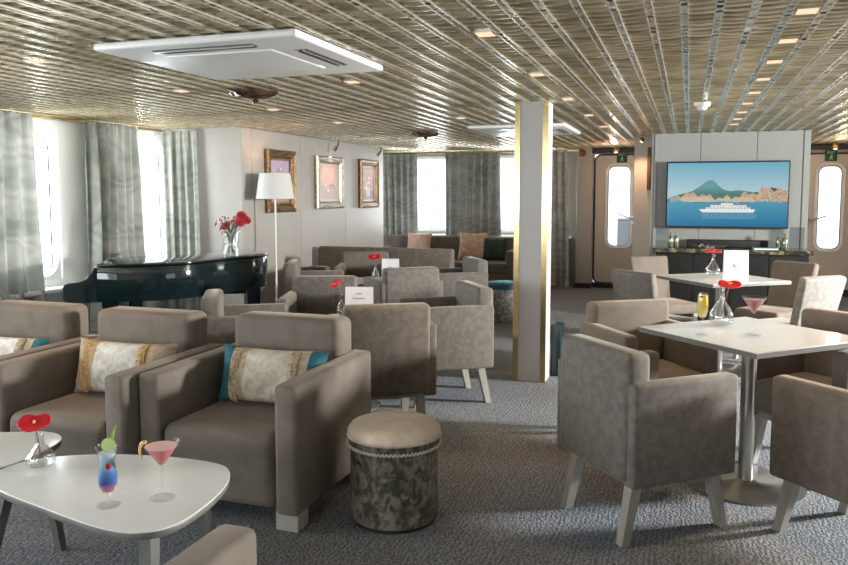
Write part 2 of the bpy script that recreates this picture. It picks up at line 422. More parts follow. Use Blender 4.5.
for (a, b_, c, d) in LW: window(n, 'x', XL, a, b_, c, d, .16, -1); n += 1
for (a, b_, c, d) in BW: window(n, 'y', YB, a, b_, c, d, .11, 1); n += 1
for (a, b_, c, d) in RW: window(n, 'x', XR, a, b_, c, d, .14, 1); n += 1
for (a, b_, c, d) in AW: window(n, 'y', YR, a, b_, c, d, .14, -1); n += 1
struct(box(XL, XL+.14, 4.3, 7.1, .60, .64, bev=.01).build('trim_1', wall_white))      # sill
struct(box(XL, -1.75, YB-.2, YB, .76, .80, bev=.01).build('trim_2', wall_white))
# curtain rails, gold, at the ceiling
struct(box(XL+.07, XL+.11, 3.0, 7.0, H-.045, H-.02).build('trim_3', brass, smooth=False))
struct(box(XL, -1.62, 12.10, 12.14, H-.045, H-.02).build('trim_4', brass, smooth=False))
struct(box(XP, XP+.012, YC, 11.15, 0, .09).build('baseboard_left', wall_white, smooth=False))
# wall pier beside door, baseboards
struct(box(-1.66, -1.43, 12.22, YB, 0, H+.02, bev=.01).build('trim_5', wall_m))
mb = MB(); mb.box(-1.67, -1.42, 12.20, 12.23, 0, .08); mb.box(-1.42, -.58, 12.36, 12.44, 0, .075); mb.box(1.3, XR, 12.40, 12.45, 0, .10)
struct(mb.build('baseboard_back', black_matte, smooth=False))
mb = MB(); mb.box(-1.43, -.5, 12.2, YB, 2.10, 2.16); mb.box(1.25, 2.6, 12.2, YB, 2.10, 2.16)  # black strips over the doors; the right one paints in a dark ceiling recess
struct(mb.build('trim_6', black_matte, smooth=False))
# core behind the television wall
struct(box(-.655, 1.0, 9.96, YB, 0, H+.04, bev=.004, seg=1).build('wall_core', noise_mat('warm_cream_wall', (.60, .54, .47), (.62, .56, .49), 2, .4)))
def door(n, x0, x1, z0, z1, win, handle_side):
    wx0, wx1, wz0, wz1 = win; cx, cz = (x0+x1)/2, (z0+z1)/2
    mb = MB(); t = mb.b; outer = rrect(cx, cz, x1-x0, z1-z0, .09); inner = rrect((wx0+wx1)/2, (wz0+wz1)/2, wx1-wx0, wz1-wz0, .10)
    A = [([t.verts.new((p[0], yy, p[1])) for p in outer], [t.verts.new((p[0], yy, p[1])) for p in inner]) for yy in (YB-.03, YB+.02)]
    N = len(outer)
    for (o_, i_) in A:
        for k in range(N): t.faces.new((o_[k], o_[(k+1) % N], i_[(k+1) % N], i_[k]))
    for j in (0, 1):
        for k in range(N): t.faces.new((A[0][j][k], A[0][j][(k+1) % N], A[1][j][(k+1) % N], A[1][j][k]))
    d = struct(mb.build('door_%d' % n, door_m))
    pts = [(p[0], YB-.032, p[1]) for p in rrect(cx, cz, x1-x0+.015, z1-z0+.015, .095)]; MB().tube(pts+[pts[0]], .012, 6).build('rubber_seal', rubber, d)
    pts = [(p[0], YB-.03, p[1]) for p in rrect((wx0+wx1)/2, (wz0+wz1)/2, wx1-wx0+.05, wz1-wz0+.05, .12)]; MB().tube(pts+[pts[0]], .024, 8).build('window_ring', white_plastic, d)
    pts = [(p[0], YB-.03, p[1]) for p in inner]; MB().tube(pts+[pts[0]], .010, 6).build('window_gasket', edge_grey, d)
    g = MB(); g.b.faces.new([g.b.verts.new((p[0], YB, p[1])) for p in inner]); g.build('pane', pane_m, d, smooth=False)
    h = MB(); hx = -.825 if handle_side > 0 else 1.665
    for z in (1.03, 1.12): h.lathe([(.018, 0), (.018, .05)], 12, M=Matrix.Translation((hx, YB-.03, z)) @ Matrix.Rotation(R(90), 4, 'X'))
    h.tube([(hx, YB-.08, 1.08), (hx-handle_side*.20, YB-.10, 1.16)], .010, 8)
    h.build('handle', steel, d)
    return d
door(1, -1.40, -.60, .08, 2.07, DW1, 1)
door(2, 1.44, 2.24, .08, 2.04, DW2, -1)
# quay things outside the doors
for (x, lab) in ((-1.12, 'left'), (1.80, 'right')):
    t = thing('deck_locker', 'dark blue-grey deck locker seen through the %s door window' % lab, 'locker', (x+.02, 14.6, 0))
    box(-.12, .12, -.2, .2, 0, 1.0, bev=.02).build('cabinet', mat('locker_grey_'+lab, (.22, .25, .28), .5), t)
    box(-.13, .13, -.21, .21, 1.0, 1.03, bev=.01).build('lid', mat('locker_lid_'+lab, (.3, .35, .42), .5), t)
struct(box(-8, 8, 12.7, 18, -.12, -.02).build('deck_outside', mat('deck_grey', (.5, .5, .5), .7), smooth=False))

# ------------------------------------------------------------------ curtains
def curtain(name, label, pts, z0, z1, folds, amp, seed, group, flare=0):
    rnd = random.Random(seed); mb = MB(); nu, nv = folds*12, 26
    P_ = [Vector(p) for p in pts]; seg = [(b-a).length for a, b in zip(P_, P_[1:])]; T = sum(seg)
    ph = [rnd.uniform(-.7, .7) for _ in range(folds+2)]; am = [rnd.uniform(.55, 1.25) for _ in range(folds+2)]
    g = []
    for j in range(nv+1):
        v = j/nv; z = z1+(z0-z1)*v; row = []
        for i in range(nu+1):
            u = i/nu; s = u*T; k = 0
            while k < len(seg)-1 and s > seg[k]: s -= seg[k]; k += 1
            d = (P_[k+1]-P_[k]).normalized(); nrm = Vector((-d.y, d.x)); c = P_[k]+d*s
            f = u*folds; i0 = int(f); w_ = f-i0; a = am[i0]*(1-w_)+am[i0+1]*w_
            gather = .45+.55*min(1, v*5)
            off = amp*a*gather*math.sin(2*math.pi*f+ph[i0]*v*1.6)+.012*math.sin(5*u+4*v+seed)
            hi = .15*amp*math.sin(2*math.pi*f*3.1+seed)*(1-min(1, v*4))
            c2 = c+nrm*(off+hi)+d*((u-.5)*flare*v+.02*math.sin(3*v+ph[i0])*v)
            row.append(mb.b.verts.new((c2.x, c2.y, z+ (.006*math.sin(f*9) if j == 0 else 0))))
        g.append(row)
    for j in range(nv):
        for i in range(nu): mb.b.faces.new((g[j][i], g[j][i+1], g[j+1][i+1], g[j+1][i]))
    o = mb.build(name, curtain_m); tag(o, label, 'curtain', group); return o
zc = H-.03
curtain('curtain', 'grey-green patterned curtain at the left edge, left of the first side window', [(-5.28, 3.6), (-5.28, 5.20)], .03, zc, 9, .06, 1, 'side window curtains', .10)
curtain('curtain', 'grey-green patterned curtain hanging between the two side windows behind the piano', [(-5.28, 5.83), (-5.28, 6.52)], .03, zc, 6, .058, 2, 'side window curtains', .06)
curtain('curtain', 'grey-green patterned curtain drawn into the corner right of the second side window', [(-5.29, 6.93), (-5.22, 7.05), (-4.98, 7.08)], .03, zc, 4, .035, 3, 'side window curtains', .04)
curtain('curtain', 'grey curtain at the left end of the far window wall beside the paintings', [(-4.95, 12.12), (-4.26, 12.12)], .03, zc, 6, .04, 4, 'far window curtains', .03)
curtain('curtain', 'grey curtain in the middle of the far window wall behind the sofa', [(-3.76, 12.12), (-2.86, 12.12)], .03, zc, 7, .055, 5, 'far window curtains', .05)
curtain('curtain', 'grey curtain just right of the white column beside the far door', [(-2.45, 12.10), (-1.80, 12.10)], .03, zc, 6, .045, 6, 'far window curtains', .10)

# ------------------------------------------------------------------ column
t = thing('column', 'white square column with polished brass corner strips standing mid-room', 'column', (-1.155, 6.03, 0))
box(-.125, .125, -.10, .12, 0, H+.02).build('shaft', col_m, t, smooth=False)
for s in (-1, 1):
    x = s*.108; box(x-.021, x+.021, -.106, -.099, 0, H).build('brass_strip', brass, t, smooth=False)
box(-.04, .04, -.09, .09, 0, .42, bev=.006).build('bin_body', mat('dark_teal_plastic', (.012, .035, .04), .3), tag(thing('slim_bin', '', 'bin', (-.985, 6.27, 0)), 'slim dark teal bin standing behind the white column', 'bin'))

# ------------------------------------------------------------------ television wall
mw = thing('media_wall', 'grey panelled partition carrying the television', 'partition', (.41, 9.72, 0))
mb = MB(); xs = [-.84, -.30+-.0, .30, .845]
for a, b_ in zip(xs, xs[1:]): mb.box(a+.002, b_-.002, -.21, .22, 0, H+.005, bev=.003, seg=1)
mb.build('panel', panel_m, mw)
mb = MB()
for x in (-.79, .79): mb.box(x-.012, x+.012, -.222, -.208, 0, H)
mb.build('upright_moulding', panel_m, mw, smooth=False)
# television with a picture on it
tv = thing('television', 'large flat television showing a harbour town and a white ship', 'television', (.397, 9.46, 1.085))
TW, TH = 1.30, .755
box(-TW/2, TW/2, -.045, .04, 0, TH, bev=.006).build('housing', rubber, tv)
def tv_pix(u, v):
    def mixc(a, b_, t): t = max(0, min(1, t)); return tuple(x+(y_-x)*t for x, y_ in zip(a, b_))
    rr = random.Random(int(u*300)*997+int(v*170)); nz = rr.random()
    c = mixc((.42, .60, .66), (.16, .42, .56), (v-.55)/.45) if v > .40 else None
    ridge = .545+.125*math.exp(-((u-.37)/.085)**2)+.05*math.exp(-((u-.32)/.20)**2)+.015*math.sin(u*23)+.05*math.exp(-((u-.86)/.09)**2)
    ridge = .40+(ridge-.40)*min(1, (u+.02)/.26)**.7
    if v > .40 and v < ridge:
        c = mixc((.08, .20, .16), (.13, .33, .37), (v-.50)/.12)
        if u > .7: c = (.05+.05*nz, .13, .08)
    town = .50+.05*math.sin(u*9+.5)+.025*math.sin(u*41)+.02*math.sin(u*90)
    town = town*min(1, .8+u*.8) + (.05 if u > .78 else 0)
    if .385 < v < town and u > .02:
        q = (.62, .46, .34) if nz > .6 else ((.45, .24, .14) if nz > .3 else ((.12, .17, .10) if nz > .18 else (.72, .62, .50)))
        if v < .465 and .12 < u < .72: q = mixc((.52, .42, .29), (.66, .56, .42), nz)
        if u < .10: q = (.36, .36, .34)
        c = q
    if v <= .385+.01*math.sin(u*17):
        c = mixc((.015, .16, .33), (.08, .33, .46), v/.385); k = .012*math.sin(v*260+6*math.sin(u*21)); c = (c[0]+k*.6, c[1]+k, c[2]+k)
        if .12 < v < .20 and .3 < u < .75: c = mixc(c, (.35, .55, .62), .35*nz)
    # ship
    if .215 < v < .272 and .275+(.272-v)*.5 < u < .735+ (v-.25)*.3: c = (.85, .86, .84) if v > .228 else (.45, .50, .52)
    if .272 <= v < .305 and .33 < u < .70: c = (.80, .80, .78) if int(u*120) % 3 else (.35, .40, .42)
    if .305 <= v < .335 and .37 < u < .67: c = (.85, .84, .80) if nz > .25 else (.60, .35, .28)
    if .335 <= v < .365 and .46 < u < .56: c = (.82, .82, .80)
    if .36 <= v < .44 and (abs(u-.50) < .004 or abs(u-.60) < .003): c = (.55, .5, .45)
    return c
def pixel_panel(name, w_, h_, nx, ny, fn, m, parent, y=0):
    me = bpy.data.meshes.new(name); vs = [(-w_/2+w_*i/nx, y, h_*j/ny) for j in range(ny+1) for i in range(nx+1)]
    fs = [(j*(nx+1)+i, j*(nx+1)+i+1, (j+1)*(nx+1)+i+1, (j+1)*(nx+1)+i) for j in range(ny) for i in range(nx)]
    me.from_pydata(vs, [], fs); at = me.color_attributes.new('picture', 'FLOAT_COLOR', 'CORNER'); a = np.ones((nx*ny, 4, 4), dtype=np.float32)
    k = 0
    for j in range(ny):
        for i in range(nx): a[k, :, :3] = fn((i+.5)/nx, (j+.5)/ny); k += 1
    at.data.foreach_set('color', a.ravel()); me.materials.append(m)
    o = bpy.data.objects.new(name, me); COL.objects.link(o); o.parent = parent; return o
def attr_mat(name, emit):
    m, nt, b = nodes(name); at = nd(nt, 'ShaderNodeAttribute', attribute_name='picture')
    if emit:
        b.inputs['Base Color'].default_value = (0, 0, 0, 1); b.inputs['Roughness'].default_value = .25
        nt.links.new(at.outputs[0], b.inputs['Emission Color']); b.inputs['Emission Strength'].default_value = emit
    else:
        nt.links.new(at.outputs[0], b.inputs['Base Color']); b.inputs['Roughness'].default_value = .5
    return m
sc = pixel_panel('screen', TW-.03, TH-.035, 240, 136, tv_pix, attr_mat('screen_picture', .85), tv, -.047); sc.location.z = .018
# sideboard with things
sb = thing('sideboard', 'black sideboard with a veined stone top under the television', 'sideboard', (.445, 9.285, 0))
box(-.78, .78, -.19, .19, .06, .82).build('body', black_wood, sb, smooth=False)
for i in range(4): box(-.775+i*.3875+.004, -.775+(i+1)*.3875-.004, -.205, -.188, .09, .80, bev=.003, seg=1).build('door', black_wood, sb)
box(-.82, .82, -.22, .19, .82, .865, bev=.004, seg=1).build('top', noise_mat('veined_stone', (.03, .033, .02), (.24, .20, .13), 14, .12, lo=.45, hi=.65), sb)
box(-.76, .76, -.17, .17, 0, .06).build('plinth', black_matte, sb, smooth=False)
tag(box(-.43, .43, -.05, .05, 0, .085, bev=.01).build('soundbar', black_matte, loc=(.42, 9.43, .866)), 'long black soundbar standing under the television', 'speaker')
for (x, y, lab) in ((-.30+.02, 9.36, 'frosted glass screen at the left end of the sideboard'), (1.13, 9.36, 'frosted glass screen at the right end of the sideboard')):
    tag(box(-.075, .075, -.006, .006, 0, .24, bev=.002, seg=1).build('glass_screen', acryl_m, loc=(x, y, .866)), lab, 'glass screen', 'glass screens on the sideboard')
for (x, y, lab) in ((-.185, 9.25, 'left one of the two olive metal bottles at the left end of the sideboard'), (-.125, 9.29, 'right one of the two olive metal bottles at the left end of the sideboard'),
                    (.945, 9.28, 'left one of the two olive metal bottles at the right end of the sideboard'), (1.005, 9.25, 'right one of the two olive metal bottles at the right end of the sideboard')):
    tag(MB().lathe([(.026, 0), (.03, .01), (.03, .10), (.022, .125), (.011, .135), (.011, .16), (.014, .162), (.014, .172), (0, .173)], 20).build('bottle', bottle_m, loc=(x, y, .866)), lab, 'bottle', 'olive bottles on the sideboard')
mb = MB()
for k in range(9):
    x = -.17+.34*k/8; mb.tube([(x-.03, 0, .02+.012*math.sin(k*2)), (x, -.01, .035+.01*math.cos(k*3)), (x+.03, .01, .02)], .006, 6)
mb.tube([(-.18, 0, .02), (.0, .01, .012), (.18, 0, .02)], .007, 6); mb.box(-.05, .05, -.02, .02, 0, .012)
tag(mb.build('table_sculpture', silver, loc=(.235, 9.2, .866)), 'low silver branch ornament in front of the soundbar', 'ornament')
t = thing('book', 'flat teal covered book lying on the sideboard', 'book', (.80, 9.18, .866), R(4))
box(-.12, .12, -.08, .08, .003, .016).build('pages', paper, t, smooth=False); mb = MB(); mb.box(-.123, .123, -.083, .083, 0, .003); mb.box(-.123, .123, -.083, .083, .016, .019); mb.build('cover', teal_book, t, smooth=False)
# wooden wall plaque
tag(box(-.022, .022, -.03, 0, 0, .52, bev=.005).build('wall_plaque', mat('plaque_wood', (.12, .06, .03), .4), loc=(-.475, 9.955, 1.52)), 'narrow dark wooden plaque on the warm wall left of the television', 'plaque')
# exit signs
for (x, z, lab) in ((-1.0, 2.03, 'green exit sign above the left door window'), (1.9, 2.03-.015, 'green exit sign above the right door window')):
    t = thing('exit_sign', lab, 'sign', (x, YB-.034, z), 0, 'exit signs')
    box(-.08, .08, -.012, 0, -.075, .075, bev=.003, seg=1).build('plate', exit_green, t)
    text('EXIT', .048, 'lettering', sign_white, Matrix.Translation((0, -.0135, .045)) @ RX90, t)
    mb = MB(); mb.lathe([(0, -.011), (.011, 0), (0, .011)], 8, (0, 0, 0)); mb.b.transform(Matrix.Translation((.008, -.014, .008)))
    for pts in ([(.004, -.014, -.002), (-.004, -.014, -.03)], [(-.004, -.014, -.03), (-.022, -.014, -.05)], [(-.004, -.014, -.03), (.016, -.014, -.042), (.014, -.014, -.058)], [(.004, -.014, -.008), (.024, -.014, -.018)], [(.002, -.014, -.008), (-.018, -.014, -.018)]): mb.tube(pts, .0045, 6)
    mb.build('running_figure', sign_white, t)
t = thing('alarm_bell', 'red-brown round alarm bell high on the pier left of the door', 'alarm bell', (-1.58, 12.215, 2.10))
MB().lathe([(.055, 0), (.055, .03), (.04, .05), (0, .06)], 24, M=Matrix.Rotation(R(90), 4, 'X')).build('dome', bell_m, t)
for (x, y, lab) in ((-1.03, 11.7, 'small glowing ceiling spotlight before the left door'), (1.84, 11.7, 'small glowing ceiling spotlight before the right door')):
    t = thing('spotlight', lab, 'spotlight', (x, y, 2.13), 0, 'door spotlights')
    MB().lathe([(.03, .02), (.045, -.01), (.04, -.05), (.030, -.055)], 20).build('housing', brass, t)
    MB().lathe([(.0, -.062), (.022, -.058), (.028, -.05), (0, -.045)], 16).build('bulb', bulb_e, t)
    l = bpy.data.lights.new('door_spot', 'POINT'); l.energy = 12; l.color = (1, .68, .46); l.shadow_soft_size = .03
    o = bpy.data.objects.new('door_spot', l); COL.objects.link(o); o.location = (x, y-.5, 1.95)

# ------------------------------------------------------------------ ceiling fittings
def ac_unit(label, x0, x1, y0, y1):
    t = thing('ceiling_air_conditioner', label, 'air conditioner', ((x0+x1)/2, (y0+y1)/2, H))
    wx, wy = (x1-x0)/2, (y1-y0)/2
    box(-wx, wx, -wy, wy, -.036, .0, bev=.014).build('housing', white_plastic, t)
    box(-wx*.55, wx*.55, -wy*.55, wy*.55, -.044, -.03, bev=.006).build('intake_panel', white_plastic, t)
    for (cx, cy, hx, hy) in ((0, -wy*.77, wx*.50, .032), (wx*.77, 0, .032, wy*.45)):
        s = box(cx-hx, cx+hx, cy-hy, cy+hy, -.0385, -.034).build('outlet', dark_slot, t, smooth=False)
        mb = MB()
        for k in (-.5, .5):
            if hx > hy: mb.box(cx-hx, cx+hx, cy+k*hy-.004, cy+k*hy+.004, -.046, -.036)
            else: mb.box(cx+k*hx-.004, cx+k*hx+.004, cy-hy, cy+hy, -.046, -.036)
        mb.build('louvre', silver, s, smooth=False)
ac_unit('large white ceiling air conditioner above the armchairs, nearest the viewer', -2.65, -1.59, 2.98, 3.98)
ac_unit('white ceiling air conditioner behind the column, farther from the viewer', -2.17, -1.17, 7.72, 8.86)
for (x, y, r_, lab) in ((-2.80, 4.66, .16, 'brown glass ceiling rosette just behind the large air conditioner'), (-2.83, 8.35, .15, 'small brown glass ceiling rosette above the middle lounge chairs')):
    t = thing('ceiling_rosette', lab, 'ceiling lamp', (x, y, H-.012), 0, 'amber ceiling rosettes')
    MB().lathe([(r_, 0), (r_*1.02, -.012), (r_*.9, -.03), (r_*.5, -.05), (0, -.058)], 40, flute=.06, nf=7).build('glass_bowl', amber_m, t)
    MB().lathe([(.02, -.05), (.024, -.06), (.012, -.075), (0, -.08)], 16).build('finial', brass, t)
t = thing('smoke_detector', 'white round smoke detector on the ceiling before the television', 'smoke detector', (.075, 6.29, H-.012))
MB().lathe([(.06, 0), (.06, -.02), (.05, -.03), (.035, -.035), (.035, -.05), (.02, -.058), (0, -.058)], 28).build('housing', white_plastic, t)
rows = [(.415, [3.34, 3.95, 4.54, 5.20, 5.86, 6.54, 7.22, 7.85, 8.44], 'small warm square downlight in the ceiling row leading to the television'),
        (-.85, [3.36, 4.58, 5.83, 7.07, 8.30], 'small warm square downlight in the ceiling row right of the column'),
        (-2.07, [4.50, 6.94], 'small warm square downlight in the ceiling row left of the column'),
        (-3.30, [3.27, 4.52, 5.75, 7.0], 'small warm square downlight in the ceiling row nearest the side windows')]
gi = 0; dl = None; sl = bpy.data.lights.new('downlight', 'SPOT'); sl.energy = 36; sl.color = (1, .70, .44); sl.spot_size = R(84); sl.spot_blend = .8; sl.shadow_soft_size = .12
for (x, ys, lab) in rows:
    for y in ys:
        x_ = XL+.02+.1272*(math.floor((x-XL-.02)/.1272)+.5)
        if dl is None:
            dl = thing('recessed_downlight', lab, 'downlight', (0, 0, 0)); first = True
            box(-.044, .044, -.05, .05, -.004, .010).build('bezel', rail_m, dl, smooth=False)
            box(-.036, .036, -.042, .042, -.006, -.003).build('lens', down_e, dl, smooth=False)
        k_ = ys.index(y); pos = ', nearest the viewer' if k_ == 0 else (', farthest of the row' if k_ == len(ys)-1 else ', %s from the viewer' % ['', 'second', 'third', 'fourth', 'fifth', 'sixth', 'seventh', 'eighth'][k_])
        place(dl, first, lab.replace('small warm square', 'small square')+pos, (x_, y, H), 0, 'square ceiling downlights'); first = False
        if (gi % 2 == 0): 
            o = bpy.data.objects.new('downlight_beam', sl); COL.objects.link(o); o.location = (x_, y, H-.02)
        gi += 1

t = thing('spotlight', 'small brass ceiling spotlight before the warm wall left of the television', 'spotlight', (-.56, 9.78, 2.14))
MB().lathe([(.02, .01), (.028, -.01), (.026, -.04), (.018, -.045)], 20).build('housing', brass, t)
MB().lathe([(0, -.05), (.014, -.046), (.018, -.042), (0, -.038)], 16).build('bulb', bulb_e, t)
l = bpy.data.lights.new('washer', 'SPOT'); l.energy = 22; l.color = (1, .60, .36); l.spot_size = R(110); l.spot_blend = .9; l.shadow_soft_size = .02
o = bpy.data.objects.new('washer', l); COL.objects.link(o); o.location = (-.56, 9.76, 2.07)
# ------------------------------------------------------------------ paintings
def paint_fn(kind, seed):
    rr = random.Random(seed); bl = []
    for _ in range(46):
        a = rr.random()*6.28; r_ = rr.random()**.6*.26
        bl.append((.5+r_*math.cos(a)*1.0, (.56 if kind != 1 else .33)+r_*math.sin(a)*(.95 if kind != 1 else .45), rr.uniform(.02, .06), rr.random()))
    def f(u, v):
        n_ = .5+.5*math.sin(u*13+seed)*math.sin(v*11+2*u); n2 = random.Random(int(u*60)*131+int(v*60)).random()
        if kind == 0: c = (.42+.1*n_, .36, .42+.12*n_) if v > .25 else (.40, .24, .15)
        elif kind == 1: c = (.72, .42+.06*n_, .38) if v > .42 else (.50, .42, .40)
        else: c = (.30+.1*n_, .28, .26) if v > .28 else (.25, .16, .12)
        if kind == 1 and abs(u-.5) > .40: c = (.55, .46, .44)
        for (x, y, r_, q) in bl:
            if (u-x)**2+((v-y)*1.0)**2 < r_*r_:
                pal = {0: [(.75, .55, .18), (.55, .25, .35), (.25, .32, .18), (.80, .70, .60)], 1: [(.70, .55, .50), (.45, .33, .33), (.80, .66, .60), (.6, .4, .38)], 2: [(.75, .16, .12), (.80, .62, .52), (.22, .30, .20), (.55, .10, .12)]}[kind]
                c = pal[int(q*3.99)]
        if kind != 1 and abs(u-.5) < .12 and .12 < v < .36: c = (.35, .40, .52) if kind == 2 else (.45, .35, .45)
        k = .85+.3*n2; return tuple(min(1, x*k) for x in c)
    return f
art_m = attr_mat('oil_paint', 0)
for (y0, y1, z0, z1, kind, fm, lab, nm) in ((7.60, 8.26, 1.26, 1.97, 0, gold_frame, 'flower painting in a gilded frame behind the white floor lamp', 'painting'),
        (8.81, 9.61, 1.28, 1.957, 1, silver_frame, 'pink landscape painting in a silvered frame, middle of the three on the wall', 'painting'),
        (10.18, 10.855, 1.27, 1.97, 2, gold_frame, 'red and white flower painting in a gilded frame nearest the far curtains', 'painting')):
    W_, H_ = y1-y0, z1-z0
    t = thing(nm, lab, 'painting', (XP+.003, (y0+y1)/2, z0), R(90), 'paintings on the wall')
    # local: x along wall, -y outwards to the room
    fw = .095
    for (a, b_, c, d, bw) in ((-W_/2, W_/2, 0, fw, 0), (-W_/2, W_/2, H_-fw, H_, 0), (-W_/2, -W_/2+fw, fw, H_-fw, 0), (W_/2-fw, W_/2, fw, H_-fw, 0)): pass
    mb = MB(); rings = [(0, 0), (0, -.035), (.02, -.055), (.045, -.04), (.07, -.045), (fw, -.02), (fw, 0)]
    prev = None; lst = []
    for (inset, yy) in rings:
        q = [mb.b.verts.new((sx*(W_/2-inset), yy, H_/2+sz*(H_/2-inset))) for sx, sz in ((-1, -1), (1, -1), (1, 1), (-1, 1))]
        if prev:
            for k in range(4): mb.b.faces.new((prev[k], prev[(k+1) % 4], q[(k+1) % 4], q[k]))
        prev = q
    mb.build('frame', fm, t, smooth=False)
    c = .025
    mb = MB(); 
    for (a, b_, c0, d) in ((-W_/2+fw, W_/2-fw, fw, fw+c), (-W_/2+fw, W_/2-fw, H_-fw-c, H_-fw), (-W_/2+fw, -W_/2+fw+c, fw, H_-fw), (W_/2-fw-c, W_/2-fw, fw, H_-fw)): mb.box(a, b_, -.018, 0, c0, d)
    mb.build('liner', mat_board if kind else gold_frame, t, smooth=False)
    cv = pixel_panel('canvas', W_-2*fw-2*c+.004, H_-2*fw-2*c+.004, 48, 52, paint_fn(kind, 5+kind), art_m, t, -.012); cv.location.z = fw+c-.002
for (y, lab) in ((9.2, 'brass picture spotlight at the ceiling above the middle painting'), (10.67, 'brass picture spotlight at the ceiling above the painting nearest the curtains')):
    t = thing('picture_light', lab, 'spotlight', (XP+.16, y, H-.012), 0, 'picture spotlights')
    MB().tube([(0, 0, 0), (0, 0, -.05), (-.03, -.01, -.09)], .012, 8).build('arm', brass, t)
    mb = MB(); mb.lathe([(.020, .03), (.026, -.03), (.022, -.031)], 16, M=Matrix.Translation((-.035, -.01, -.10)) @ Matrix.Rotation(R(40), 4, 'Y')); mb.build('head', brass, t)
    MB().lathe([(0, .0), (.016, .004), (.016, .01), (0, .012)], 12, M=Matrix.Translation((-.053, -.01, -.125)) @ Matrix.Rotation(R(40), 4, 'Y')).build('bulb', bulb_e, t)
    l = bpy.data.lights.new('picture_beam', 'SPOT'); l.energy = 6; l.color = (1, .72, .45); l.spot_size = R(90); l.spot_blend = .8; l.shadow_soft_size = .02
    o = bpy.data.objects.new('picture_beam', l); COL.objects.link(o); o.location = (XP+.10, y-.01, H-.15); o.rotation_euler = Vector((-.12, 0, -.6)).to_track_quat('-Z', 'Y').to_euler()
# floor lamp
t = thing('floor_lamp', 'white floor lamp with a tapered fabric shade standing behind the piano', 'lamp', (-4.2, 7.36, 0))
MB().lathe([(.14, 0), (.14, .012), (.13, .018), (.015, .022), (0, .022)], 32).build('base', white_plastic, t)
MB().lathe([(.011, .02), (.011, 1.52)], 12).build('pole', white_plastic, t)
MB().lathe([(.205, 1.42), (.165, 1.69), (.163, 1.69), (.203, 1.42)], 48).build('shade', shade_m, t)
MB().lathe([(0, 1.50), (.03, 1.52), (.035, 1.56), (.02, 1.60), (0, 1.605)], 16).build('bulb', bulb_e, t)
l = bpy.data.lights.new('lamp_bulb', 'POINT'); l.energy = 20; l.color = (1, .60, .38); l.shadow_soft_size = .05
o = bpy.data.objects.new('lamp_bulb', l); COL.objects.link(o); o.location = (-4.2, 7.36, 1.47)

# ------------------------------------------------------------------ grand piano
ang = math.atan2(.506, .862)
pn = thing('grand_piano', 'glossy black grand piano with closed lid by the side windows', 'piano', (-4.30, 4.80, 0), ang)
out = [(x*.94, y) for x, y in [(0, 0), (.30, 0), (.50, .015), (.68, .08), (.83, .22), (.97, .40), (1.10, .54), (1.22, .63), (1.32, .75), (1.37, .92), (1.37, 1.12), (1.30, 1.30), (1.16, 1.41), (1.0, 1.43), (0, 1.43)]]
MB().prism(out, .635, .905, bev=.004).build('case', black_gloss, pn)
ctr = (.6, .72); lid = [(x+(.012 if x > .1 else 0), y+(-.012 if y < .7 else .012)) for x, y in out]
MB().prism(lid, .912, .932, bev=.006).build('lid', black_gloss, pn)
mb = MB(); mb.box(-.24, 0, .06, 1.37, .635, .70, bev=.006); mb.build('key_bed', black_gloss, pn)
for (a, b_) in ((0, .06), (1.37, 1.43)):
    pr = [(0, .635), (0, .905), (-.02, .90), (-.04, .86), (-.08, .815), (-.13, .795), (-.22, .785), (-.245, .77), (-.25, .745), (-.25, .66), (-.235, .635)]
    M = Matrix(((1, 0, 0, 0), (0, 0, 1, 0), (0, 1, 0, 0), (0, 0, 0, 1)))
    MB().prism([(x, z) for x, z in pr], a, b_, M=M).build('cheek', black_gloss, pn)
box(-.215, -.07, .08, 1.35, .70, .722, bev=.002, seg=1).build('white_keys', ivory, pn)
mb = MB()
for k in range(52):
    if k % 7 in (0, 1, 3, 4, 5): y = .10+k*.0236; mb.box(-.16, -.07, y+.012, y+.022, .722, .733)
o = mb.build('black_keys', black_gloss, pn, smooth=False)
box(-.07, -.05, .06, 1.37, .70, .83).build('fallboard', black_gloss, pn, smooth=False)
for (x, y) in ((.08, .12), (.08, 1.31), (1.16, 1.05)):
    L_ = MB().leg((x, y, .64), (x, y, .07), .13, .075).build('leg', black_gloss, pn, smooth=False)
    MB().lathe([(.026, -.008), (.026, .008)], 20, M=Matrix.Translation((x, y, .03)) @ Matrix.Rotation(R(90), 4, 'X')).build('caster', brass, L_)
mb = MB(); mb.box(.10, .16, .66, .80, .12, .16); mb.tube([(.12, .68, .64), (.12, .68, .15)], .012, 8); mb.tube([(.12, .78, .64), (.12, .78, .15)], .012, 8); ly = mb.build('pedal_lyre', black_gloss, pn)
for k in (-1, 0, 1): box(-.02, .10, .725+k*.035, .74+k*.035, .10, .112).build('pedal', brass, ly, smooth=False)
MB().box(.90, 1.10, .72, .92, .585, .64, bev=.004).build('tail_block', black_gloss, pn)

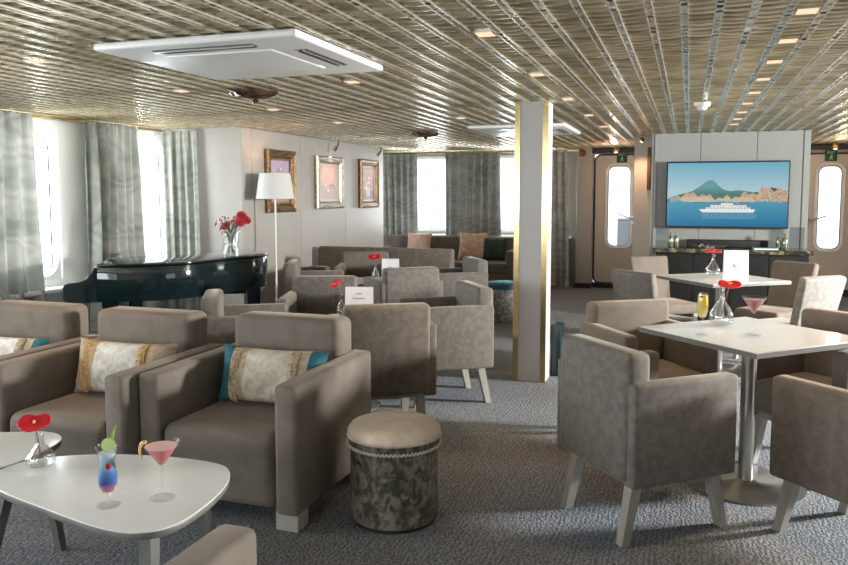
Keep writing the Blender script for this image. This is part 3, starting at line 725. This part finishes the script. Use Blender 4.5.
# ------------------------------------------------------------------ upholstered seats
def make_tub(vm):
    t = thing('tub_armchair', 'x', 'armchair', (0, 0, 0))
    box(-.258, .258, -.290, -.165, .275, .82, bev=.030, seg=3).build('backrest', vm, t)
    for s in (-1, 1):
        x0, x1 = sorted((s*.215, s*.297)); box(x0, x1, -.278, .265, .262, .70, bev=.018, seg=3).build('armrest', vm, t)
    box(-.217, .217, -.16, .325, .30, .47, bev=.04, seg=4).build('seat', vm, t)
    box(-.225, .225, -.235, .23, .25, .285, bev=.003, seg=1).build('seat_frame', leg_wood, t)
    for sx in (-1, 1):
        for sy in (-1, 1): MB().leg((sx*.205, sy*.205, .262), (sx*.215, sy*.262, 0), .052, .040).build('leg', leg_wood, t, smooth=False)
    return t
tubs = {}
def tub(kind, label, cx, cy, fx, fy, group):
    first = kind not in tubs
    if first: tubs[kind] = make_tub({'t': velvet, 'g': velvet_grey, 's': velvet_smooth}[kind])
    return place(tubs[kind], first, label, (cx, cy, 0), facing(fx, fy), group)
g1 = 'tub armchairs around the near dining table'
tub('g', 'grey velvet tub armchair seen from behind, front left of the near square table', -.167, 3.575, .755, .656, g1)
tub('s', 'taupe velvet tub armchair on the far left side of the near square table', -.21, 4.66, .56, -.83, g1)
tub('s', 'taupe velvet tub armchair on the far right side of the near square table', .70, 4.56, -.66, -.75, g1)
tub('t', 'brown taupe tub armchair at the right edge, front right of the near square table', .75, 3.575, -.70, .71, g1)
g2 = 'tub armchairs of the first lounge group'
tub('t', 'taupe tub armchair with its back to the viewer right behind the fringed teal pillow armchair', -1.80, 4.42, -.54, .84, g2)
tub('g', 'grey tub armchair turned left with a pale inner back, just left of the column', -1.65, 5.27, -.82, -.57, g2)
tub('g', 'tub armchair facing the viewer behind the nearer card and anthurium vase', -2.66, 5.34, .32, -.95, g2)
tub('g', 'tub armchair facing right in front of the piano tail, its back lit by the windows', -2.76, 4.46, .85, .52, g2)
g3 = 'tub armchairs of the second lounge group'
tub('g', 'tub armchair with its back to the viewer beside the farther table card', -2.47, 6.62, -.64, .77, g3)
tub('g', 'tub armchair facing right beside the floor lamp, its back lit by the windows', -3.42, 6.76, .92, .39, g3)
tub('s', 'tub armchair facing the viewer behind the farther anthurium vase', -3.36, 7.80, .32, -.95, g3)
tub('g', 'small grey tub armchair turned left before the round teal pouf', -2.24, 7.48, -.84, -.54, g3)

def make_club():
    t = thing('club_armchair', 'x', 'armchair', (0, 0, 0))
    for s in (-1, 1):
        x0, x1 = sorted((s*.298, s*.408)); box(x0, x1, -.42, .42, .075, .652, bev=.022, seg=3).build('armrest', velvet_smooth, t)
    box(-.31, .31, -.41, -.215, .20, .835, bev=.045, seg=4).build('backrest', velvet_smooth, t)
    mb = MB(); mb.box(-.296, .296, -.27, .415, .085, .425, bev=.055, seg=5); mb.build('seat', velvet_smooth, t)
    for sx in (-1, 1):
        for sy in (-1, 1):
            x, y = sx*.345, sy*.35; box(x-.055, x+.055, y-.05, y+.05, 0, .085, bev=.004, seg=1).build('foot', leg_wood, t)
    return t
cl = make_club(); g = 'wide club armchairs at the coffee tables'
place(cl, True, 'wide taupe club armchair holding the teal-ended fringed pillow', (-1.968, 3.30, 0), R(180), g)
place(cl, False, 'wide taupe club armchair holding the gold-fringed pillow', (-2.79, 3.21, 0), R(180), g)
place(cl, False, 'wide taupe club armchair cut off by the left edge of the view', (-3.612, 3.22, 0), R(180), g)
place(cl, False, 'pale taupe armchair arm rising at the bottom edge below the pink cocktail', (-.685, 1.20, 0), 0, g)

def pillow(label, loc, w_, h_, th, m, rz, tilt, fm, fx, name='lumbar_pillow', group=None, fringe_pos=(-.17, .17), cat='cushion', roll=0):
    t = thing(name, label, cat, loc, rz, group)
    M = Matrix.Translation((0, 0, h_/2)) @ Matrix.Rotation(tilt, 4, 'X') @ Matrix.Rotation(roll, 4, 'Y')
    mb = MB(); n_ = 22; V = {}
    for side in (1, -1):
        for i in range(n_+1):
            for j in range(n_+1):
                u, v = -1+2*i/n_, -1+2*j/n_
                e = max(0, (1-abs(u)**3.2)*(1-abs(v)**3.2)); d = th/2*e**.5
                px = u*w_/2*(1-.07*(1-v*v)*abs(u)**3); pz = v*h_/2*(1-.10*(1-u*u)*abs(v)**3)
                d += .004*math.sin(9*u+3*v)*e+.005*math.sin(4*v-7*u)*e
                if (i in (0, n_) or j in (0, n_)) and side == -1: V[(side, i, j)] = V[(1, i, j)]
                else: V[(side, i, j)] = mb.b.verts.new(M @ Vector((px, side*d, pz)))
        for i in range(n_):
            for j in range(n_):
                q = [V[(side, i, j)], V[(side, i+1, j)], V[(side, i+1, j+1)], V[(side, i, j+1)]]
                mb.b.faces.new(q if side == 1 else q[::-1])
    b_ = mb.build('cover', m, t)
    if fm:
        for s, x in zip((-1, 1), fringe_pos):
            f = MB(); rnd = random.Random(int(x*100)+7)
            for side in (-1,):
                for k in range(46):
                    v = -.93+1.86*k/45; u = x/(w_/2); e = max(0, (1-abs(u)**3.2)*(1-abs(v)**3.2)); d = th/2*e**.5+.004
                    z = v*h_/2*(1-.10*(1-u*u)*abs(v)**3); q = rnd.uniform(-.004, .004)
                    a = M @ Vector((x, side*d, z)); b2 = M @ Vector((x-s*.018, side*(d+.008), z+q)); c = M @ Vector((x-s*.045, side*(d+.003), z+2*q-.003))
                    f.tube([a, b2, c], .0038, 4)
            f.build('fringe', fm, t)
    return t
pillow('cream lumbar pillow with teal ends and thread fringe on a club armchair', (-1.94, 3.345, .42), .60, .29, .16, pil_teal, 0, R(-14), fringe_m, 1, group='lumbar pillows', fringe_pos=(-.20, .17))
pillow('cream lumbar pillow with gold fringed ends and no teal on a club armchair', (-2.76, 3.26, .42), .60, .29, .16, pil_gold, R(3), R(-14), fringe_gold, 1, group='lumbar pillows', fringe_pos=(-.22, .16))
pillow('white lumbar pillow with a teal end at the left edge of the view', (-3.58, 3.26, .42), .60, .27, .12, pil_white, 0, R(-14), fringe_m, 1, group='lumbar pillows', fringe_pos=(-.20, .17))

def make_dining(m):
    t = thing('dining_chair', 'x', 'chair', (0, 0, 0))
    M = Matrix.Translation((0, -.20, .40)) @ Matrix.Rotation(R(14), 4, 'X')
    mb = MB(); mb.box(-.21, .21, -.075, 0, 0, .48, bev=.025, seg=3)
    for v in mb.b.verts: v.co.x *= (.90+.12*v.co.z/.48)
    mb.b.transform(M); mb.build('backrest', m, t)
    box(-.215, .215, -.22, .22, .36, .46, bev=.03, seg=3).build('seat', m, t)
    for sx in (-1, 1):
        for sy in (-1, 1): MB().leg((sx*.175, sy*.175, .37), (sx*.185, sy*.21, 0), .045, .032).build('leg', leg_wood, t, smooth=False)
    return t
gd = 'high-backed dining chairs by the sideboard'
d1 = make_dining(velvet_grey); place(d1, True, 'grey dining chair with its back to the viewer, left of the farther square table', (-.20, 6.62, 0), facing(.60, .80), gd)
d2 = make_dining(velvet_smooth); place(d2, True, 'taupe dining chair at the far left of the farther square table near the sideboard', (-.17, 7.64, 0), facing(.58, -.81), gd)
place(d2, False, 'grey dining chair at the far right of the farther square table near the sideboard', (.71, 7.43, 0), facing(-.63, -.77), gd)
d3 = make_dining(velvet_pale); place(d3, True, 'dining chair with a pale stitched back, right of the farther square table', (.74, 6.66, 0), facing(-.64, .77), gd)

# sofas
def sofa(name, label, x0, x1, y0, y1, zb, back_at, m, arms=(True, True), nseat=3):
    t = thing(name, label, 'sofa', ((x0+x1)/2, (y0+y1)/2, 0)); W_, D_ = (x1-x0)/2, (y1-y0)/2
    s = back_at
    ya, yb = (D_-.17, D_) if s > 0 else (-D_, -D_+.13)
    box(-W_, W_, ya, yb, .10, zb, bev=.035, seg=3).build('backrest', m, t)
    box(-W_+.06, W_-.06, -D_+.02, D_-.02, .10, .30, bev=.02).build('base', m, t)
    a0, a1 = -W_+(.14 if arms[0] else .02), W_-(.14 if arms[1] else .02)
    for k in range(nseat):
        u0, u1 = a0+(a1-a0)*k/nseat, a0+(a1-a0)*(k+1)/nseat
        yy = (-D_, D_-.15) if s > 0 else (-D_+.12, D_)
        box(u0+.003, u1-.003, yy[0], yy[1], .28, .44, bev=.035, seg=3).build('seat_cushion', m, t)
    for i, sx in enumerate((-1, 1)):
        if arms[i]:
            u0, u1 = sorted((sx*W_, sx*(W_-.14))); box(u0, u1, -D_, D_-.05, .08, .63, bev=.03).build('armrest', m, t)
    for sx in (-1, 1):
        for sy in (-1, 1): MB().leg((sx*(W_-.08), sy*(D_-.08), .11), (sx*(W_-.08), sy*(D_-.08), 0), .05, .04).build('leg', leg_wood, t, smooth=False)
    return t
sofa('sofa', 'long taupe sofa against the far window curtains with peach cushions', -4.72, -2.42, 11.22, 12.0, .80, 1, velvet, (True, True), 3)
sofa('bench_sofa', 'long taupe bench sofa with a plain straight back turned to the viewer', -4.38, -2.62, 8.70, 9.45, .82, -1, velvet, (False, False), 3)
pillow('plain peach square cushion at the left of the far sofa', (-4.10, 11.76, .44), .42, .42, .13, pink_cush, 0, R(-14), None, 1, 'square_cushion', 'square cushions on the far sofa')
pillow('copper patterned square cushion at the right of the far sofa', (-3.20, 11.74, .44), .46, .44, .13, copper_cush, 0, R(-14), None, 1, 'square_cushion', 'square cushions on the far sofa')
pillow('dark green square cushion at the right end of the far sofa', (-2.84, 11.72, .44), .38, .36, .12, green_cush, 0, R(-14), None, 1, 'square_cushion', 'square cushions on the far sofa')
t = thing('footstool', 'low brown velvet footstool by the painting wall, left of the bench sofa', 'footstool', (-4.22, 8.35, 0))
box(-.12, .12, -.16, .16, .08, .60, bev=.03).build('cushion_block', velvet, t)
for sx in (-1, 1):
    for sy in (-1, 1): MB().leg((sx*.08, sy*.12, .09), (sx*.08, sy*.12, 0), .04, .03).build('leg', leg_wood, t, smooth=False)

# poufs
crush = noise_mat('crushed_olive_velvet', (.05, .048, .034), (.22, .205, .155), 30, .45, bump=.8, bscale=35, lo=.42, hi=.64, sheen=.3, stretch=(1, 1, .7), bdist=.01)
crush2 = noise_mat('crushed_silver_fabric', (.16, .17, .15), (.42, .42, .38), 26, .5, bump=.5, bscale=45, bdist=.01)
beige = noise_mat('beige_plush', (.72, .58, .44), (.82, .68, .54), 16, .9, bump=.4, bscale=150, sheen=.3, bdist=.003)
braid_m = noise_mat('braid_thread', (.50, .45, .33), (.72, .68, .55), 120, .8)
t = thing('round_pouf', 'round pouf of crushed dark velvet with beige plush top beside the club armchair', 'pouf', (-1.235, 3.20, 0))
t.scale = (1, 1, .97)
prof = [(.178, .012), (.195, .02), (.200, .06), (.197, .20), (.200, .36), (.205, .415), (.19, .425)]
MB().lathe(prof, 64).build('body', crush, t)
MB().lathe([(.203, .405), (.211, .418), (.209, .434), (.195, .452), (.16, .464), (.08, .471), (0, .473)], 64).build('cushion_top', beige, t)
mb = MB()
for k in range(72):
    a = 2*math.pi*k/72; a2 = 2*math.pi*(k+.9)/72; r_ = .208
    mb.tube([(r_*math.cos(a), r_*math.sin(a), .362), (r_*1.02*math.cos((a+a2)/2), r_*1.02*math.sin((a+a2)/2), .372), (r_*math.cos(a2), r_*math.sin(a2), .362)], .0055, 5)
mb.build('braid_trim', braid_m, t)
mb = MB()
for k in range(170):
    a = 2*math.pi*k/170; mb.tube([(.207*math.cos(a), .207*math.sin(a), .412), (.212*math.cos(a), .212*math.sin(a), .402)], .0025, 4)
mb.build('tassel_edge', beige, t)
MB().lathe([(.185, 0), (.185, .014)], 48).build('base', black_matte, t)
t = thing('round_pouf', 'round silver pouf with a teal top behind the column', 'pouf', (-2.02, 8.78, 0))
MB().lathe([(.20, .0), (.21, .02), (.21, .38), (.20, .385)], 48).build('body', crush2, t)
MB().lathe([(.215, .38), (.22, .40), (.215, .435), (.18, .45), (0, .455)], 48).build('cushion_top', teal, t)

# ------------------------------------------------------------------ tables
def square_table(label, cx, cy, ang, s, z, group, base_r=.285):
    t = thing('square_table', label, 'table', (cx, cy, 0), ang, group); h = s/2
    tp = box(-h, h, -h, h, z-.028, z, bev=.003, seg=1).build('tabletop', white_lam, t)
    box(-h-.001, h+.001, -h-.001, h+.001, z-.026, z-.004).build('edge_band', edge_grey, tp, smooth=False)
    MB().lathe([(.036, .015), (.036, z-.028)], 32).build('pedestal', steel, t)
    MB().lathe([(base_r, 0), (base_r, .008), (base_r-.01, .012), (.06, .022), (.045, .03), (0, .03)], 64).build('base_plate', steel, t)
    box(-.13, .13, -.13, .13, z-.036, z-.028).build('mounting_plate', black_matte, t, smooth=False)
gt = 'white square dining tables'
square_table('nearer white square dining table with two cocktails and a decanter vase on it', .309, 4.15, math.atan2(-.55, .527), .762, .78, gt)
square_table('farther white square dining table before the sideboard with a card on it', .265, 6.82, math.atan2(-.66, .50), .75, .78, gt)
gl = 'low square lounge tables'
square_table('low white lounge table holding the nearer card and anthurium vase', -2.19, 4.86, R(30), .46, .60, gl, .2)
square_table('low white lounge table holding the farther card and anthurium vase', -2.93, 7.25, R(25), .60, .60, gl, .2)

ol = [(-2.32, 2.12), (-2.30, 2.19), (-2.23, 2.26), (-2.11, 2.325), (-1.96, 2.37), (-1.80, 2.393), (-1.627, 2.387), (-1.541, 2.34), (-1.479, 2.238), (-1.441, 2.093), (-1.43, 1.94), (-1.451, 1.854), (-1.501, 1.811), (-1.569, 1.795), (-1.686, 1.807), (-1.905, 1.858), (-2.159, 1.925), (-2.28, 1.99), (-2.32, 2.05)]
cx, cy = -1.86, 2.09
t = thing('coffee_table', 'rounded triangular white coffee table with blue and pink cocktails', 'coffee table', (cx, cy, 0), 0, 'rounded coffee tables')
pl = bezier([(x-cx, y-cy) for x, y in ol], 5)
tp = MB().prism(pl, .475, .48, bev=.001, seg=1).build('tabletop', white_lam, t)
MB().prism([(x*.996, y*.996) for x, y in pl], .452, .475, bev=.006).build('edge_band', leg_dark, tp)
for (tx, ty, bx, by) in ((-.38, -.06, -.50, -.10), (.20, .20, .26, .30), (.32, -.19, .345, -.23)):
    MB().leg((tx, ty, .455), (bx, by, 0), .045, .030).build('leg', leg_dark, t, smooth=False)
cx, cy = -2.76, 2.36
t = thing('coffee_table', 'second lower white coffee table at the left edge of the view', 'coffee table', (cx, cy, 0), 0, 'rounded coffee tables')
pl = bezier([(x-cx, y-cy) for x, y in ((-3.16, 2.38), (-3.08, 2.50), (-2.83, 2.54), (-2.68, 2.605), (-2.57, 2.60), (-2.49, 2.53), (-2.456, 2.39), (-2.47, 2.20), (-2.60, 2.07), (-2.80, 2.04), (-3.02, 2.12), (-3.14, 2.24))], 5)
tp = MB().prism(pl, .425, .43, bev=.001, seg=1).build('tabletop', white_lam, t)
MB().prism([(x*.995, y*.995) for x, y in pl], .402, .425, bev=.006).build('edge_band', leg_dark, tp)
for (x, y, x2, y2) in ((-.25, .12, -.30, .18), (-.05, -.22, -.06, -.26), (.28, .06, .33, .09)): MB().leg((x, y, .405), (x2, y2, 0), .045, .030).build('leg', leg_dark, t, smooth=False)

# ------------------------------------------------------------------ vases and flowers
def anthurium(t, z0, px, py, pz, s, tilt, yaw, lean=.0):
    MB().tube([(0, 0, z0), (px*.5, py*.5, (z0+pz)/2+.01), (px, py, pz)], .0028, 6).build('stem', mat_stem, t)
    M = Matrix.Translation((px, py, pz)) @ Matrix.Rotation(yaw, 4, 'Z') @ Matrix.Rotation(tilt, 4, 'X')
    mb = MB(); n_ = 28; rings = []
    c = mb.b.verts.new(M @ Vector((0, 0, 0)))
    for k in (1, 2, 3, 4):
        rr = k/4; ring = []
        for i in range(n_):
            a = 2*math.pi*i/n_; q = s*rr*(1-.30*math.exp(-((a-math.pi/2)/.35)**2)+.18*math.exp(-((a-3*math.pi/2)/.4)**2))
            ring.append(mb.b.verts.new(M @ Vector((q*math.cos(a), q*math.sin(a)*.95, .18*s*rr*rr+.05*s*math.sin(3*a)*rr))))
        rings.append(ring)
    for i in range(n_): mb.b.faces.new((c, rings[0][i], rings[0][(i+1) % n_]))
    for A, B in zip(rings, rings[1:]):
        for i in range(n_): mb.b.faces.new((A[i], B[i], B[(i+1) % n_], A[(i+1) % n_]))
    f = mb.build('spathe', anth_m, t); md = f.modifiers.new('thick', 'SOLIDIFY'); md.thickness = .0015
    mb = MB(); mb.tube([M @ Vector((0, .01*s, .01)), M @ Vector((s*.1, -s*.3, .35*s)), M @ Vector((s*.15, -s*.62, .52*s))], .0045*s/.05, 8, r2=.0022*s/.05); mb.build('spadix', spadix_m, f)
mat_stem = mat('stem_red_green', (.20, .06, .04), .5)
def vase(name, label, loc, hgt, r_, neck, group, cat='vase', m=crystal_m, flute=.05, water=True):
    t = thing(name, label, cat, loc, 0, group); w_ = .004
    pr = [(r_*.55, 0), (r_*.92, hgt*.05), (r_, hgt*.18), (r_*.93, hgt*.32), (r_*.62, hgt*.5), (neck*1.2, hgt*.66), (neck, hgt*.75), (neck, hgt*.95), (neck*1.15, hgt)]
    inn = [(max(r__-w_, .002), max(z, .008)) for r__, z in pr[::-1]]
    MB().lathe(pr+inn+[(0, .008)], 48, flute=flute, nf=12).build('glass', m, t)
    return t
va = 'glass anthurium vases'
t = vase('bud_vase', 'squat ribbed glass vase with a red anthurium on the cocktail coffee table', (-2.22, 2.16, .4815), .115, .052, .014, va, flute=.05); anthurium(t, .03, -.022, .0, .152, .056, R(22), R(30))
t = vase('decanter_vase', 'faceted glass decanter with a flat red anthurium on the nearer dining table', (.179, 4.34, .7815), .20, .062, .0125, va, flute=.03); anthurium(t, .05, .035, .0, .210, .058, R(18), R(5))
t = vase('decanter_vase', 'glass decanter with a red anthurium on the farther dining table', (.21, 7.0, .7815), .18, .060, .014, va, flute=.03); anthurium(t, .05, .0, .0, .195, .065, R(8), R(0))
t = vase('bud_vase', 'small glass bud vase with a red anthurium beside the nearer lounge card', (-2.33, 5.0, .6015), .155, .040, .011, va, flute=.04); anthurium(t, .03, -.035, .0, .225, .055, R(35), R(-35))
t = vase('bud_vase', 'small glass bud vase with a red anthurium beside the farther lounge card', (-3.05, 7.38, .6015), .15, .042, .012, va, flute=.04); anthurium(t, .03, -.01, .0, .215, .065, R(25), R(10))
# big ribbed vase on piano with gerberas
fv = thing('flower_vase', 'tall cut glass vase of red and cream gerberas standing on the piano lid', 'vase', (-3.77, 5.83, .9335))
pr = [(.062, 0), (.066, .02), (.062, .10), (.072, .19), (.080, .215)]
MB().lathe(pr+[(r_-.006, max(z, .012)) for r_, z in pr[::-1]]+[(0, .012)], 56, flute=.05, nf=14).build('glass', crystal_m, fv)
mb = MB(); heads = [(-.13, .0, .29, 'r'), (-.07, -.04, .31, 'w'), (.115, -.03, .29, 'r'), (.10, .02, .35, 'r'), (.06, .05, .33, 'w'), (-.09, .02, .25, 'r'), (.14, .03, .31, 'r'), (0, .05, .30, 'w'), (-.02, -.03, .26, 'r')]
rnd = random.Random(9)
for (x, y, z, c) in heads: mb.tube([(-x*.3, -y*.3, .02), (x*.3, y*.3, .19), (x, y, z)], .003, 6)
for k in range(26):
    a = rnd.random()*6.28; q = rnd.uniform(.04, .10); mb.tube([(0, 0, .2), (q*.5*math.cos(a), q*.5*math.sin(a), .25), (q*math.cos(a), q*math.sin(a), rnd.uniform(.26, .34))], .0022, 4)
    p = Vector((q*math.cos(a), q*math.sin(a), rnd.uniform(.26, .34)))
    mb.lathe([(0, -.012), (.010, 0), (0, .012)], 6, p)
mb.build('stems_and_leaves', leaf_m, fv)
Rc = Vector((.946, .323, 0)); Fc = Vector((-.323, .946, 0))
for (x, y, z, c) in heads:
    d = Vector((x, y-.12, .10)).normalized(); q = d.to_track_quat('Z', 'Y').to_matrix().to_4x4(); M = Matrix.Translation((x, y, z)) @ q
    f = MB(); 
    for ring, (rr, nn, zz) in enumerate(((.052, 18, 0), (.040, 16, .004), (.026, 14, .007))):
        for k in range(nn):
            a = 2*math.pi*(k+.5*ring)/nn; da = .17; v = [(0, 0, zz), (rr*.7*math.cos(a-da), rr*.7*math.sin(a-da), zz+.006), (rr*math.cos(a), rr*math.sin(a), zz+.003+.003*(k % 2)), (rr*.7*math.cos(a+da), rr*.7*math.sin(a+da), zz+.006)]
            f.b.faces.new([f.b.verts.new(M @ Vector(p)) for p in v])
    h = f.build('gerbera_head', petal_red if c == 'r' else petal_white, fv, smooth=False)
    MB().lathe([(.012, .004), (.012, .012), (0, .014)], 12, M=M).build('flower_centre', petal_core if c == 'r' else petal_red, h)

# ------------------------------------------------------------------ drinks
def stem_profile(foot, h0, bowl, w_=.0016):
    """foot radius, stem top height, bowl outer profile [(r,z)...] from stem to rim"""
    out = [(foot, 0), (foot, .002), (foot*.5, .005), (.006, .010), (.0038, .018), (.0035, h0*.6), (.0042, h0-.006)]+bowl
    inn = [(max(r_-w_, 0), z+(.002 if i == 0 else 0)) for i, (r_, z) in enumerate(bowl)][::-1]
    return out+inn+[(0, bowl[0][1]+.004)]
def citrus(parent, M, m_in, m_out, r_=.021, name='citrus_wheel'):
    w_ = MB().lathe([(r_, -.002), (r_, .002)], 28, M=M).build(name, m_out, parent)
    MB().lathe([(r_*.88, -.0024), (r_*.88, .0024)], 28, M=M).build('flesh', m_in, w_)
# hurricane glass
hz = thing('hurricane_glass', 'curvy glass of layered blue cocktail with lime wheel and black straw', 'cocktail', (-1.725, 1.94, .4815))
bowl = [(.008, .038), (.020, .046), (.030, .065), (.0325, .085), (.030, .105), (.0245, .130), (.0245, .145), (.028, .170), (.034, .192)]
MB().lathe(stem_profile(.036, .036, bowl), 40).build('glass', stem_glass, hz)
MB().lathe([(0, .044)]+[(r_-.003, z+.003) for r_, z in bowl[1:-2]]+[(.0245, .160), (.0255, .172), (0, .172)], 40).build('drink', blue_liq, hz)
mb = MB(); mb.tube([(-.006, .004, .06), (-.004, .002, .268)], .0028, 8); mb.tube([(.0, .0, .06), (-.008, .006, .245)], .0028, 8); mb.build('straw', straw_m, hz)
Mq = Matrix.Translation((.022, -.018, .205)) @ Matrix.Rotation(R(18.85), 4, 'Z') @ Matrix.Rotation(R(75), 4, 'X')
citrus(hz, Mq, lime_m, lime_skin, .022, 'lime_wheel')
mb = MB(); mb.tube([(.022, -.010, .20), (.034, -.006, .235), (.040, -.004, .265)], .005, 5, r2=.001); mb.tube([(.018, -.010, .20), (.028, -.004, .238), (.040, 0, .262)], .004, 5, r2=.001); mb.build('green_garnish', lime_skin, hz)
mb = MB(); 
for k in range(5): a = k*1.256; mb.lathe([(0, -.006), (.006, 0), (0, .006)], 8, (.020+.006*math.cos(a), -.020, .135+.006*math.sin(a)))
mb.build('red_blossom', petal_red, hz)
# martini glass
def martini(label, loc, s, liq, foam=None):
    t = thing('martini_glass', label, 'cocktail', loc, 0, 'martini cocktails')
    bowl = [(.004*s, .100*s), (.010*s, .108*s), (.058*s, .178*s)]
    MB().lathe(stem_profile(.039*s, .100*s, bowl), 48).build('glass', stem_glass, t)
    MB().lathe([(0, .106*s), (.008*s, .109*s), (.0475*s, .165*s), (0, .165*s)], 48).build('drink', liq, t)
    if foam: MB().lathe([(0, .1655*s), (.0478*s, .1655*s), (.049*s, .168*s), (0, .169*s)], 48).build('foam', foam, t)
    return t
m1 = martini('martini glass of pink cocktail with a lemon twist on the coffee table', (-1.60, 2.045, .4815), 1.04, pink_liq, foam_m)
mb = MB(); pts = []
for k in range(9): a = R(70+k*20); pts.append((-.050+.016*math.cos(a), -.01, .160+.030*math.sin(a)))
mb.tube(pts, .0065, 6, r2=.004); mb.b.transform(Matrix.Rotation(R(18.85), 4, 'Z')); mb.build('lemon_twist', lemon_m, m1)
martini('martini glass of dark red cocktail on the nearer dining table', (.316, 4.08, .7815), 1.06, red_liq)
fl_ = thing('champagne_flute', 'champagne flute of yellow cocktail with a cherry on the nearer dining table', 'cocktail', (.078, 4.0, .7815))
bowl = [(.006, .078), (.018, .090), (.026, .115), (.028, .14), (.026, .175), (.0235, .208)]
MB().lathe(stem_profile(.032, .078, bowl), 40).build('glass', stem_glass, fl_)
MB().lathe([(0, .084), (.016, .091), (.0238, .115), (.0258, .14), (.0238, .175), (.0225, .196), (0, .196)], 40).build('drink', yel_liq, fl_)
MB().lathe([(0, -.008), (.006, -.005), (.008, 0), (.006, .005), (0, .008)], 14, (-.006, -.018, .188)).build('cherry', cherry_m, fl_)

# ------------------------------------------------------------------ cards
def card(label, loc, w_, h_, rz, marks):
    t = thing('table_card', label, 'card', loc, rz, 'white table cards')
    mb = MB()
    for s in (-1, 1):
        M = Matrix.Translation((0, s*.03, 0)) @ Matrix.Rotation(R(s*math.degrees(math.atan2(.03, h_))), 4, 'X'); mb.box(-w_/2, w_/2, -.0008, .0008, 0, h_, M=M)
    mb.build('folded_sheet', paper, t, smooth=False)
    M = Matrix.Rotation(-math.atan2(.03, h_), 4, 'X'); mk = MB()
    for pts in marks: mk.tube([Matrix.Translation((0, -.032, 0)) @ M @ Vector((x*w_/2, 0, z*h_)) for x, z in pts], .0012, 4)
    mk.build('printing', ink, t)
scr = lambda z, x0, x1, a: [(x0+(x1-x0)*k/14, z+a*math.sin(k*2.4)) for k in range(15)]
card('white folded card beside the nearer lounge vase, partly hidden by a chair back', (-2.20, 5.02, .60), .20, .215, R(14), [scr(.62, -.45, .45, .03), scr(.78, -.2, .2, .015), scr(.38, -.15, .2, .02)])
card('white folded card beside the farther lounge vase', (-2.93, 7.50, .60), .18, .20, R(14), [scr(.55, -.25, .15, .04)])
card('tall white folded card on the farther dining table behind the anthurium', (.375, 6.76, .78), .19, .235, R(9), [[(-.25, .55), (-.15, .42), (-.05, .55)], [(.25, .50), (.05, .46), (.1, .40), (.28, .42)], [(-.2, .50), (0, .38)]])
